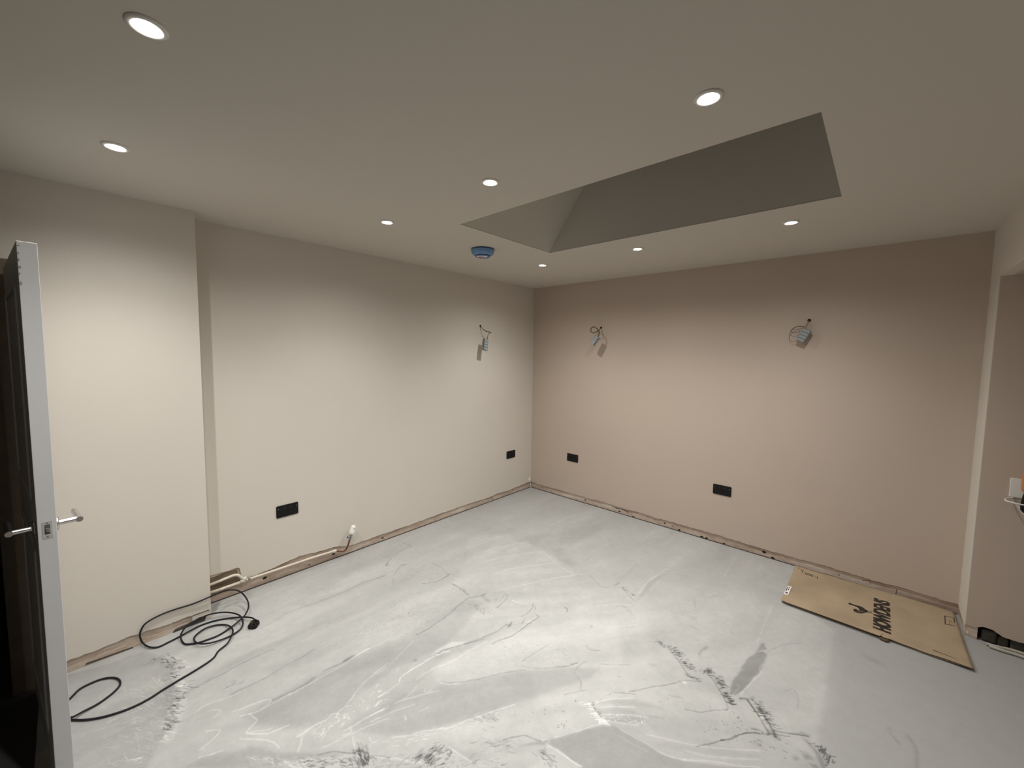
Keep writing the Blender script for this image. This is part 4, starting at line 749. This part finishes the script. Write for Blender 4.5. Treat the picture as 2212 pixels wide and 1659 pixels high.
bm = bmesh.new(); add_prism(bm, rrect(.060, .030, .002), -.0452, -.0440, Ma @ Matrix.Translation((-.004, -.016, 0))); lab = bm_obj('warning_label', bm, M_STICK, r)
bm = bmesh.new()
for q in range(3): add_box(bm, (-.022, -.010-.006*q, -.0456), (-.002+.006*q, -.013-.006*q, -.0451), 0, Ma)
bm_obj('label_print', bm, M_RED, lab)
# ------------------------------------------------------------------ sockets
def socket_parts(root):
    """double socket plate, local x = width, y = up, z = out of the wall"""
    bm = bmesh.new(); add_prism(bm, rrect(.146, .086, .007), 0, .006); me = bm_obj('face_plate', bm, M_BLACK, root)
    bv = me.modifiers.new('b', 'BEVEL'); bv.width = .0015; bv.segments = 2; bv.limit_method = 'ANGLE'
    for s in (-1, 1):
        bm = bmesh.new(); add_prism(bm, rrect(.012, .018, .002, 3, s*.020, .022), .006, .0085); sw = bm_obj('rocker_switch', bm, M_BLACK2, root)
        bm = bmesh.new()
        for cx, cy, w_, h_ in ((0, .004, .004, .009), (-.011, -.018, .0075, .0045), (.011, -.018, .0075, .0045)): add_prism(bm, rrect(w_, h_, .0005, 2, s*.040+cx, cy), .006, .0066)
        bm_obj('pin_slots', bm, M_BLACK2, root)
        bm = bmesh.new(); add_lathe(bm, [(0, .0072), (.0028, .0068), (.0032, .006), (0, .006)], 14, Matrix.Translation((s*.0603, .020 if s > 0 else .020, 0))); bm_obj('screw', bm, M_CHROME, root)
SK = [('y', -2.768, .492, 'black double socket on cream wall left of the radiator pipe'), ('y', -.377, .479, 'black double socket at the corner end of the cream wall'),
      ('x', .601, .480, 'black double socket on pink wall nearest the corner'), ('x', 2.150, .480, 'black double socket in the middle of the pink wall')]
sock0 = None
for ax, s, z, lab in SK:
    loc = (0, s, z) if ax == 'y' else (s, 0, z)
    if sock0 is None:
        rr = empty('double_socket'); socket_parts(rr); sock0 = rr
    else:
        rr = sock0.copy(); COL.objects.link(rr)
        for ch in list(sock0.children): c = ch.copy(); COL.objects.link(c); c.parent = rr
    tag(rr, lab, 'power socket', 'black double sockets low on the walls')
    rr.matrix_world = frame(loc, (0, 1, 0), (1, 0, 0)) if ax == 'y' else frame(loc, (1, 0, 0), (0, -1, 0))
# ------------------------------------------------------------------ wall light cable tails
def cable_tail(label, wires, cm, size, seed, lever=True):
    r = empty('wall_light_cable'); tag(r, label, 'cable', 'cable tails left for wall lights')
    for pts, rad, mt in wires:
        bm = bmesh.new(); add_tube(bm, catmull(pts, 8), rad, 8); bm_obj('wire', bm, mt, r, True)
    w_, h_, d_ = size; bm = bmesh.new(); add_box(bm, (-w_/2, -h_/2, -d_/2), (w_/2, h_/2, d_/2), .003)
    bmesh.ops.transform(bm, matrix=cm, verts=bm.verts); cb = bm_obj('connector_block', bm, M_GREY, r)
    for q in range(4):
        bm = bmesh.new(); y0 = -h_/2+h_*(q+.14)/4; add_box(bm, (-w_/2+.006, y0, d_/2-.001), (w_/2-.006, y0+h_/4*.66, d_/2+.0025), .0012, None)
        bmesh.ops.transform(bm, matrix=cm, verts=bm.verts); bm_obj('terminal_window', bm, M_GREY2, cb)
    p0 = Vector(wires[0][0][0]); n = Vector((1, 0, 0)) if p0.x < .01 else Vector((0, -1, 0))
    bm = bmesh.new(); add_lathe(bm, [(0, .0012), (.010, .0012), (.012, 0), (0, 0)], 16, frame((0, p0.y, p0.z) if n.x > .5 else (p0.x, 0, p0.z), (0, 1, 0) if n.x > .5 else (1, 0, 0), n)); bm_obj('cable_hole', bm, M_HOLE, r)
    rebase(r, p0)
    return r
cm = frame((.092, -.890, 1.727), (.1, .98, -.18), (1, 0.10, .1))
cable_tail('grey connector on brown wires hanging from the cream wall', [
    ([(0, -.875, 1.922), (.02, -.870, 1.90), (.045, -.862, 1.876), (.075, -.850, 1.862), (.092, -.832, 1.858), (.098, -.825, 1.854), (.094, -.840, 1.848), (.092, -.852, 1.83), (.091, -.862, 1.78)], .0024, M_WIRE),
    ([(0, -.880, 1.920), (.02, -.876, 1.903), (.045, -.866, 1.882), (.072, -.852, 1.868), (.094, -.828, 1.862), (.102, -.818, 1.850), (.094, -.845, 1.844), (.090, -.868, 1.78)], .0024, M_WIRE)], cm, (.052, .118, .030), 1)
cm = frame((.920, -.130, 1.786), (.84, 0, -.54), (.1, -1, .15))
cable_tail('grey connector with looped brown wire on pink wall nearest the corner', [
    ([(.912, 0, 1.925), (.926, -.05, 1.906), (.940, -.095, 1.893), (.915, -.11, 1.876), (.885, -.11, 1.872), (.860, -.11, 1.885), (.864, -.11, 1.912), (.892, -.11, 1.924), (.930, -.115, 1.905), (.958, -.12, 1.875), (.960, -.13, 1.845), (.952, -.13, 1.825)], .0026, M_WIRE),
    ([(.908, 0, 1.921), (.922, -.05, 1.900), (.938, -.09, 1.888), (.912, -.105, 1.870), (.880, -.105, 1.865), (.853, -.105, 1.882), (.858, -.105, 1.918), (.892, -.106, 1.932), (.934, -.113, 1.908), (.964, -.12, 1.878), (.968, -.13, 1.845), (.960, -.13, 1.825)], .0026, M_WIRE)], cm, (.050, .098, .030), 2)
cm = frame((2.664, -.048, 1.806), (.90, 0, -.43), (-.08, -1, .10))
cable_tail('grey connector with thin looped wires on pink wall nearest the nib', [
    ([(2.687, 0, 1.922), (2.680, -.02, 1.905), (2.668, -.035, 1.875), (2.660, -.045, 1.85)], .0028, M_WIREG),
    ([(2.667, -.036, 1.872), (2.63, -.04, 1.880), (2.595, -.04, 1.862), (2.580, -.04, 1.84), (2.60, -.04, 1.828), (2.64, -.045, 1.838)], .0018, M_WIRE),
    ([(2.665, -.030, 1.868), (2.62, -.03, 1.876), (2.578, -.03, 1.84), (2.572, -.03, 1.79), (2.590, -.03, 1.762), (2.62, -.035, 1.765), (2.645, -.04, 1.785)], .0014, M_WIRE),
    ([(2.667, -.05, 1.87), (2.655, -.055, 1.865), (2.640, -.055, 1.85), (2.625, -.05, 1.846)], .0024, M_WIREG)], cm, (.058, .098, .032), 3)
# ------------------------------------------------------------------ pipework and radiator valve
r = empty('radiator_pipe'); tag(r, 'painted heating pipe along cream wall ending in a white radiator valve', 'pipe')
bm = bmesh.new(); add_tube(bm, catmull([(.0, -3.262, .128), (.012, -3.20, .138), (.016, -3.13, .146), (.018, -3.105, .147), (.020, -3.085, .138), (.020, -3.068, .115), (.020, -3.050, .094)], 6), .0085, 12); bm_obj('upper_pipe', bm, M_PIPE, r, True)
bm = bmesh.new(); add_tube(bm, [(.010, -3.262, .083), (.016, -3.20, .084), (.018, -3.06, .086)], .0085, 12); bm_obj('lower_pipe', bm, M_PIPE, r, True)
bm = bmesh.new(); add_tube(bm, catmull([(.018, -3.06, .088), (.016, -2.8, .083), (.012, -2.6, .078), (.010, -2.44, .070)], 5), .0075, 12); bm_obj('long_pipe', bm, M_PIPE, r, True)
bm = bmesh.new(); add_tube(bm, [(.018, -3.075, .090), (.018, -3.045, .091)], .0125, 14); add_tube(bm, [(.020, -3.052, .112), (.020, -3.050, .090)], .0115, 14); bm_obj('tee_joint', bm, M_LUMP, r, True)
bm = bmesh.new(); add_tube(bm, [(.017, -3.030, .090), (.017, -3.018, .0895)], .0105, 14); bm_obj('pipe_nut', bm, plain('grey nut', (.28, .27, .24), .4, .4), r, True)
bm = bmesh.new(); add_tube(bm, [(.011, -2.455, .071), (.010, -2.425, .068)], .011, 12); bm_obj('pipe_coupling', bm, M_LUMP, r, True)
bm = bmesh.new(); add_tube(bm, catmull([(.010, -2.43, .066), (.018, -2.40, .055), (.026, -2.375, .050), (.034, -2.355, .062), (.042, -2.342, .095), (.048, -2.335, .128), (.05, -2.33, .145)], 6), .0062, 12); bm_obj('copper_tail', bm, M_COPPER, r, True)
bm = bmesh.new(); ax = Vector((.02, .30, .95)).normalized(); b0 = Vector((.05, -2.330, .143))
Mv = frame(b0, Vector((1, 0, 0)), ax)
add_lathe(bm, [(0, 0), (.010, 0), (.011, .004), (.0105, .014), (.008, .017), (.008, .022), (.012, .024), (.013, .036), (.010, .039), (.010, .046), (0, .046)], 12, Mv)
add_tube(bm, [Mv @ Vector((0, -.004, .016)), Mv @ Vector((.004, -.024, .016))], .008, 12); bm_obj('valve_body', bm, M_CHROME, r, True)
bm = bmesh.new(); add_lathe(bm, [(0, .0), (.0075, .0), (.0075, .0015), (0, .0015)], 12, frame(Mv @ Vector((.004, -.0245, .016)), (1, 0, 0), Mv.to_3x3() @ Vector((.1, -1, 0)))); bm_obj('open_outlet', bm, M_HOLE, r)
bm = bmesh.new(); add_lathe(bm, [(0, .040), (.021, .040), (.0235, .045), (.0235, .066), (.0205, .074), (.0195, .094), (.0165, .104), (.010, .109), (0, .110)], 24, Mv); vh = bm_obj('valve_head', bm, M_WHITEP, r, True)
bm = bmesh.new(); add_prism(bm, rrect(.012, .006, .002, 3), 0, .0012, frame(Mv @ Vector((.0198, -.001, .086)), Mv.to_3x3() @ Vector((0, 1, 0)), Mv.to_3x3() @ Vector((1, -.15, .15)))); bm_obj('scale_window', bm, M_GREY2, vh)
rebase(r, Vector((.018, -2.8, .08)))
# ------------------------------------------------------------------ extension cable with plug
CAB = json.loads('''[[0.42,-3.102,0.022],[0.409,-3.108,0.03],[0.387,-3.117,0.03],[0.334,-3.14,0.02],[0.26,-3.196,0.006],[0.225,-3.261,0.006],[0.215,-3.328,0.006],[0.238,-3.382,0.012],[0.246,-3.432,0.006],[0.258,-3.48,0.006],[0.265,-3.527,0.006],[0.239,-3.559,0.01],[0.195,-3.58,0.02],[0.188,-3.591,0.061],[0.186,-3.585,0.094],[0.188,-3.564,0.125],[0.188,-3.512,0.141],[0.186,-3.45,0.144],[0.188,-3.353,0.14],[0.19,-3.266,0.148],[0.139,-3.191,0.125],[0.135,-3.141,0.11],[0.154,-3.108,0.09],[0.212,-3.092,0.065],[0.27,-3.095,0.045],[0.321,-3.122,0.03],[0.348,-3.159,0.02],[0.371,-3.215,0.01],[0.392,-3.278,0.006],[0.39,-3.328,0.006],[0.381,-3.372,0.006],[0.35,-3.417,0.006],[0.308,-3.429,0.006],[0.28,-3.431,0.022],[0.251,-3.421,0.028],[0.213,-3.394,0.03],[0.187,-3.339,0.034],[0.188,-3.27,0.036],[0.221,-3.205,0.03],[0.289,-3.166,0.032],[0.356,-3.156,0.036],[0.404,-3.161,0.025],[0.43,-3.179,0.012],[0.447,-3.222,0.008],[0.454,-3.275,0.01],[0.449,-3.329,0.016],[0.429,-3.367,0.022],[0.396,-3.383,0.022],[0.348,-3.383,0.016],[0.309,-3.368,0.012],[0.275,-3.322,0.01],[0.279,-3.272,0.008],[0.312,-3.233,0.008],[0.38,-3.217,0.02],[0.432,-3.218,0.02],[0.484,-3.238,0.022],[0.517,-3.266,0.012],[0.538,-3.31,0.006],[0.581,-3.342,0.006],[0.608,-3.402,0.006],[0.634,-3.497,0.006],[0.651,-3.555,0.006],[0.671,-3.612,0.006],[0.674,-3.676,0.006],[0.653,-3.748,0.006],[0.617,-3.805,0.006],[0.574,-3.847,0.006],[0.542,-3.869,0.006],[0.545,-3.865,0.01],[0.568,-3.847,0.016],[0.552,-3.815,0.01],[0.536,-3.767,0.006],[0.503,-3.718,0.006],[0.466,-3.692,0.006],[0.42,-3.691,0.006],[0.379,-3.71,0.006],[0.352,-3.746,0.006],[0.348,-3.785,0.006],[0.359,-3.823,0.006],[0.396,-3.85,0.006],[0.424,-3.871,0.006]]''')
r = empty('power_cable'); tag(r, 'loosely coiled black cable with a plug by the chimney breast', 'cable')
bm = bmesh.new(); add_tube(bm, catmull(CAB, 5), .0043, 10); bm_obj('cable', bm, M_RUB, r, True)
pm = frame((.447, -3.117, .0165), (.75, .66, .05), (.1, -.25, 1))
bm = bmesh.new(); prof = [(-.024, -.018), (-.020, -.025), (.010, -.026), (.022, -.020), (.026, -.006), (.020, .0), (.026, .010), (.022, .022), (.006, .026), (-.020, .024), (-.025, .016)]
add_prism(bm, prof, -.014, .010, pm); o = bm_obj('plug_body', bm, M_BLACK, r); bv = o.modifiers.new('b', 'BEVEL'); bv.width = .004; bv.segments = 3
for nm, cx, cy, w_, h_, mt in (('earth_pin', -.010, 0, .004, .008, plain('brass pin', (.62, .50, .26), .3, .8)), ('live_pin', .012, -.011, .0064, .004, M_BLACK2), ('neutral_pin', .012, .011, .0064, .004, M_BLACK2)):
    bm = bmesh.new(); add_prism(bm, rrect(w_, h_, .001, 2, cx, cy), .0095, .031 if nm == 'earth_pin' else .026, pm); bm_obj(nm, bm, mt, o)
bm = bmesh.new(); add_tube(bm, [(.4215, -3.101, .022), (.433, -3.107, .020)], [.0055, .0065], 10); bm_obj('strain_relief', bm, M_BLACK, r, True)
rebase(r, Vector((.40, -3.3, 0)))
# ------------------------------------------------------------------ the open door
hin = Vector((.216, -3.943, 0)); fre = Vector((1.0, -3.868, 0)); dx = (fre-hin).normalized(); DL_ = (fre-hin).length
DM = frame(hin, dx, (0, 0, 1))                                    # local x along leaf, y thickness, z up
r = empty('door_1'); tag(r, kind='structure')
T2 = .0225; Z0, Z1 = .012, 1.983
bm = bmesh.new(); add_box(bm, (0, -T2, Z0), (DL_, T2, Z1), .0015, DM); bm_obj('door_leaf', bm, M_DOORW, r)
for s in (-1, 1):
    bm = bmesh.new()
    for x0, x1, a, b in ((.11, DL_-.11, 1.08, 1.86), (.11, DL_-.11, .20, .92)):
        y0 = s*T2; y1 = s*(T2+.006)
        for lo, hi in (((x0, a), (x1, a+.02)), ((x0, b-.02), (x1, b)), ((x0, a), (x0+.02, b)), ((x1-.02, a), (x1, b))): add_box(bm, (lo[0], min(y0, y1), lo[1]), (hi[0], max(y0, y1), hi[1]), .002, DM)
    bm_obj('panel_moulding', bm, M_DOORW, r)
    bm = bmesh.new(); hx = DL_-.058; hz = 1.005
    Mr = DM @ frame((hx, s*T2, hz), (1, 0, 0), (0, s, 0)); add_lathe(bm, [(0, .009), (.022, .009), (.0255, .006), (.0255, 0), (0, 0)], 32, Mr); bm_obj('handle_rose', bm, M_STEEL, r, True)
    bm = bmesh.new(); P0 = [(hx, s*(T2+.007), hz), (hx, s*(T2+.060), hz)]
    add_tube(bm, [DM @ Vector(p) for p in P0], .0092, 16)
    add_tube(bm, [DM @ Vector(p) for p in [(hx+.013, s*(T2+.060), hz), (hx-.118, s*(T2+.060), hz)]], .0098, 16)
    bm_obj('door_handle', bm, M_STEEL, r, False)
bm = bmesh.new(); add_prism(bm, rrect(.024, .060, .002, 3), 0, .0012, DM @ frame((DL_, 0, 1.005), (0, 1, 0), (1, 0, 0))); lp = bm_obj('latch_plate', bm, plain('latch plate', (.55, .55, .54), .4, .3), r)
bm = bmesh.new(); add_prism(bm, rrect(.013, .034, .001, 2), .0008, .0016, DM @ frame((DL_, 0, 1.007), (0, 1, 0), (1, 0, 0))); bm_obj('latch_recess', bm, plain('dark latch recess', (.10, .10, .10), .4), lp)
bm = bmesh.new(); add_box(bm, (DL_, -.005, .999), (DL_+.007, .005, 1.011), .002, DM); bm_obj('latch_bolt', bm, M_CHROME, lp)
bm = bmesh.new()
for z in (.982, 1.030): add_lathe(bm, [(0, .0022), (.0026, .002), (.003, .001), (0, .001)], 10, DM @ frame((DL_, 0, z), (0, 1, 0), (1, 0, 0)))
bm_obj('latch_screw', bm, M_CHROME, lp)
bm = bmesh.new(); rs = np.random.RandomState(2)
for q in range(6):
    _z = Z1-.010-.023*q-.010*rs.rand(); _h = .003+.010*rs.rand(); _w = .003+.009*rs.rand()
    add_prism(bm, [(-T2+.0005, _z), (-T2+_w*.7, _z+.002), (-T2+_w, _z-_h*.5), (-T2+_w*.5, _z-_h), (-T2+.0005, _z-_h*.8)], -.0003, .0006, DM @ frame((DL_, 0, 0), (0, 1, 0), (1, 0, 0)))
bm_obj('paint_scrapes', bm, plain('scuffed edge', (.30, .28, .25), .7, var=.3, vscale=40), r)
rebase(r, hin)
# door lining, widened and darkened to hold the shade behind the door
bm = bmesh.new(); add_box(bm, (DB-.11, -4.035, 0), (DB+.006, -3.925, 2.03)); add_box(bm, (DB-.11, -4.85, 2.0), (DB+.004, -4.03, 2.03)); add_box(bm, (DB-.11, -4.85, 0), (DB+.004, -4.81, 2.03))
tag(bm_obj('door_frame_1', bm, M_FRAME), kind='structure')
# ------------------------------------------------------------------ flattened cardboard box
r = empty('flattened_box'); tag(r, 'flattened brown cardboard box lying under the pink wall', 'cardboard box')
CO = [(2.707, -.640), (3.567, -.656), (3.552, -.012), (2.708, -.012)]
def sheet(name, z, shrink, mat, seed, torn=True):
    nx, ny = 60, 44; vs = []; fs = []
    A, B, C_, D = [Vector((*c, 0)) for c in CO]; cen = (A+B+C_+D)/4
    for i in range(nx+1):
        for j in range(ny+1):
            u, v = i/nx, j/ny; p = A.lerp(B, u).lerp(D.lerp(C_, u), v)
            if v == 0: p.y += shrink+(.006*float(fbm(np.array(u*9), np.array(2.), seed, 3))*2) - (.010*math.exp(-((u-.60)/.02)**2) if torn else 0)
            if v == 1: p.y -= shrink*.3
            if u == 0: p.x += shrink*.6
            if u == 1: p.x -= shrink*.6
            zz = z+.006*math.exp(-((u-1)**2+(v)**2)/.02)+.004*float(fbm(np.array(u*4+1), np.array(v*4+1), seed+3, 3))*2+.004*math.exp(-((u-.6)/.05)**2-(v/.05)**2)
            vs.append((p.x, p.y, zz))
    for i in range(nx):
        for j in range(ny): a = i*(ny+1)+j; fs.append((a, a+ny+1, a+ny+2, a+1))
    o = mesh(name, vs, fs, mat, r, True); m = o.modifiers.new('t', 'SOLIDIFY'); m.thickness = .0028; m.offset = -1
    return o
ZC = .016
sheet('top_sheet', ZC, 0, M_CARD, 21); sheet('bottom_sheet', .006, .006, M_CARD, 25, False)
bm = bmesh.new(); add_prism(bm, [(2.717, -.630), (3.557, -.646), (3.545, -.025), (2.717, -.025)], .0055, ZC-.004); bm_obj('corrugated_core', bm, M_CARDD, r)
bm = bmesh.new(); _n = 40; _rs = np.random.RandomState(3); _t = []
for q in range(_n+1):
    _u = q/_n; _t.append((2.712+.50*_u, -.612-.010*_u+.006*float(fbm(np.array(_u*6), np.array(1.), 8, 3))))
add_prism(bm, [(2.712, -.650), (2.74, -.655), (3.20, -.664)]+_t[::-1], ZC+.0035, ZC+.0062); bm_obj('torn_flap', bm, M_CARD, r)
bm = bmesh.new(); add_prism(bm, [(3.19, -.650), (3.235, -.655), (3.24, -.668), (3.225, -.676), (3.20, -.670)], .004, .012); bm_obj('torn_tab', bm, M_CARDD, r)
ZP = ZC+.0022
def decal(name, polys, z=ZP, mat=M_INK, par=None):
    bm = bmesh.new()
    for p in polys: add_prism(bm, p, z-.004, z+.0006)
    return bm_obj(name, bm, mat, par or r)
def font_obj(text, name, mat, par, M, size, sx, shear, bold, spacing=1.0):
    cu = bpy.data.curves.new(name, 'FONT'); cu.body = text; cu.size = size; cu.shear = shear; cu.offset = bold; cu.extrude = .0004; cu.space_character = spacing; cu.resolution_u = 4
    t = bpy.data.objects.new('tmp', cu); COL.objects.link(t); bpy.context.view_layer.update()
    me = bpy.data.meshes.new_from_object(t); bpy.data.objects.remove(t); bpy.data.curves.remove(cu)
    co = np.array([v.co[:] for v in me.vertices]); x0, x1 = co[:, 0].min(), co[:, 0].max(); y0, y1 = co[:, 1].min(), co[:, 1].max()
    for v in me.vertices: v.co = M @ Vector(((v.co.x-x0)/(x1-x0)*sx[0], (v.co.y-y0)/(y1-y0)*sx[1], v.co.z))
    me.name = name; return link(name, me, mat, par)
# letters read from the near edge to the wall, their tops towards the left
font_obj('HOWDENS', 'printed_lettering', M_INK, r, frame((3.249, -.590, ZP+.001), (0, 1, 0), (0, 0, 1)), 1.0, (.420, .082), .06, .035, .94)
# bird emblem, standing on the word, head to the left
def E(cx, cy, rx, ry, a, n=20, t0=0, t1=360):
    a = math.radians(a); return [(cx+rx*math.cos(t)*math.cos(a)-ry*math.sin(t)*math.sin(a), cy+rx*math.cos(t)*math.sin(a)+ry*math.sin(t)*math.cos(a)) for t in [math.radians(t0+(t1-t0)*k/n) for k in range(n+(t1-t0 < 360))]]
be = decal('bird_emblem', [[(3.048, -0.386), (3.067, -0.384), (3.088, -0.388), (3.099, -0.404), (3.102, -0.424), (3.096, -0.431), (3.086, -0.419), (3.077, -0.423), (3.071, -0.441), (3.075, -0.455), (3.086, -0.460), (3.105, -0.458), (3.120, -0.443), (3.134, -0.419), (3.139, -0.403), (3.134, -0.395), (3.125, -0.376), (3.110, -0.363), (3.088, -0.365), (3.066, -0.367), (3.047, -0.362), (3.043, -0.376)], [(3.132, -0.393), (3.142, -0.399), (3.163, -0.379), (3.163, -0.373), (3.143, -0.392), (3.132, -0.381)], [(3.130, -0.417), (3.143, -0.414), (3.164, -0.408), (3.164, -0.400), (3.143, -0.406), (3.132, -0.401)]])
decal('wing_detail', [[(3.084, -.452), (3.104, -.452), (3.120, -.432), (3.122, -.412), (3.112, -.422), (3.100, -.440)]], ZP+.0004, M_CARDD, be)
marks = []
for q in (0, 1): marks.append([(2.776, -.108-.019*q), (2.832, -.112-.019*q), (2.832, -.106-.019*q), (2.776, -.102-.019*q)])
for x, y, n in ((2.730, -.068, 2), (2.750, -.095, 3), (2.760, -.118, 5), (2.842, -.130, 2), (2.852, -.142, 4)):
    for q in range(n): marks.append([(x+.001, y+.010*q), (x+.0045, y+.010*q), (x+.0045, y+.010*q+.007), (x+.001, y+.010*q+.007)])
decal('handling_marks', marks)
bx = [[(3.495, -.235), (3.540, -.222), (3.540, -.218), (3.495, -.231)], [(3.495, -.235), (3.499, -.235), (3.507, -.115), (3.503, -.115)], [(3.503, -.117), (3.543, -.103), (3.543, -.107), (3.503, -.121)], [(3.536, -.222), (3.540, -.222), (3.547, -.105), (3.543, -.105)],
      [(3.516, -.222), (3.519, -.222), (3.521, -.165), (3.518, -.165)], [(3.525, -.220), (3.528, -.220), (3.530, -.163), (3.527, -.163)]]
decal('carton_symbol', bx)
for _c in [[(2.72, -.020), (2.83, -.035), (2.95, -.018), (3.0, -.026), (3.0, -.023), (2.95, -.014), (2.83, -.030)], [(3.42, -.606), (3.53, -.620), (3.53, -.617), (3.42, -.603)]]: decal('fold_crease', [_c], mat=M_CARDD)
bl = decal('barcode_label', [[(2.708, -.548), (2.734, -.544), (2.736, -.408), (2.710, -.412)]], ZP+.0005, M_STICK)
decal('label_print', [[(2.714, -.53+.0), (2.728, -.528), (2.728, -.512), (2.714, -.514)], [(2.712, -.50), (2.716, -.50), (2.716, -.43), (2.712, -.43)], [(2.720, -.47), (2.728, -.47), (2.728, -.455), (2.720, -.455)], [(2.721, -.44), (2.727, -.44), (2.727, -.425), (2.721, -.425)]], ZP+.0010, M_INK, bl)
rebase(r, Vector((3.13, -.33, 0)))
# ------------------------------------------------------------------ things at the right-hand opening
r = empty('wall_bracket'); tag(r, 'white bracket with a wire hoop on the pink lobby wall', 'bracket')
bm = bmesh.new(); add_box(bm, (3.684, -.276, .880), (3.775, -DN, .987), .002); bm_obj('back_plate', bm, M_WHITEP, r)
bm = bmesh.new(); add_tube(bm, catmull([(3.70, -.277, .877), (3.68, -.29, .874), (3.665, -.318, .870), (3.668, -.345, .868), (3.70, -.362, .866), (3.78, -.372, .866), (3.83, -.35, .868), (3.83, -.30, .87), (3.80, -.277, .872)], 6), .0035, 8); bm_obj('wire_hoop', bm, M_WHITEP, r, True)
bm = bmesh.new(); add_prism(bm, [(0, 0), (.075, -.085), (.075, -.100), (.045, -.075)], -.003, .003, frame((3.690, -.285, .872), (1, 0, 0), (0, -1, 0))); bm_obj('brace', bm, M_WHITEP, r)
rebase(r, Vector((3.73, -.27, .93)))
r = empty('hand_tool'); tag(r, 'orange handled tool with black end held in the white bracket', 'tool')
bm = bmesh.new(); Mt = Matrix.Translation((3.742, -.330, 0)); add_lathe(bm, [(0, .925), (.018, .926), (.027, .938), (.029, .96), (.029, 1.02), (.024, 1.045), (0, 1.05)], 20, Mt); bm_obj('handle', bm, M_ORANGE, r, True)
bm = bmesh.new(); add_lathe(bm, [(0, .925), (.016, .925), (.020, .905), (.024, .87), (.024, .83), (.014, .815), (0, .815)], 20, Mt); bm_obj('black_body', bm, M_BLACK, r, True)
rebase(r, Vector((3.742, -.330, .9)))
for q, (lab, pts) in enumerate((('grey cable nearest the wall coming from the hole beside the cardboard', [(3.655, -.300, .010), (3.69, -.300, .010), (3.75, -.285, .012), (3.83, -.284, .012), (3.95, -.290, .010), (4.15, -.290, .010)]),
                                ('grey cable on the floor in front of another beside the cardboard', [(3.665, -.317, .010), (3.71, -.322, .010), (3.77, -.318, .010), (3.84, -.330, .010), (3.96, -.37, .010), (4.15, -.44, .010)]))):
    bm = bmesh.new(); add_tube(bm, catmull(pts, 6), .0085, 12); o = bm_obj('grey_cable', bm, M_CABG, None, True); tag(o, lab, 'cable', 'grey cables at the opening')
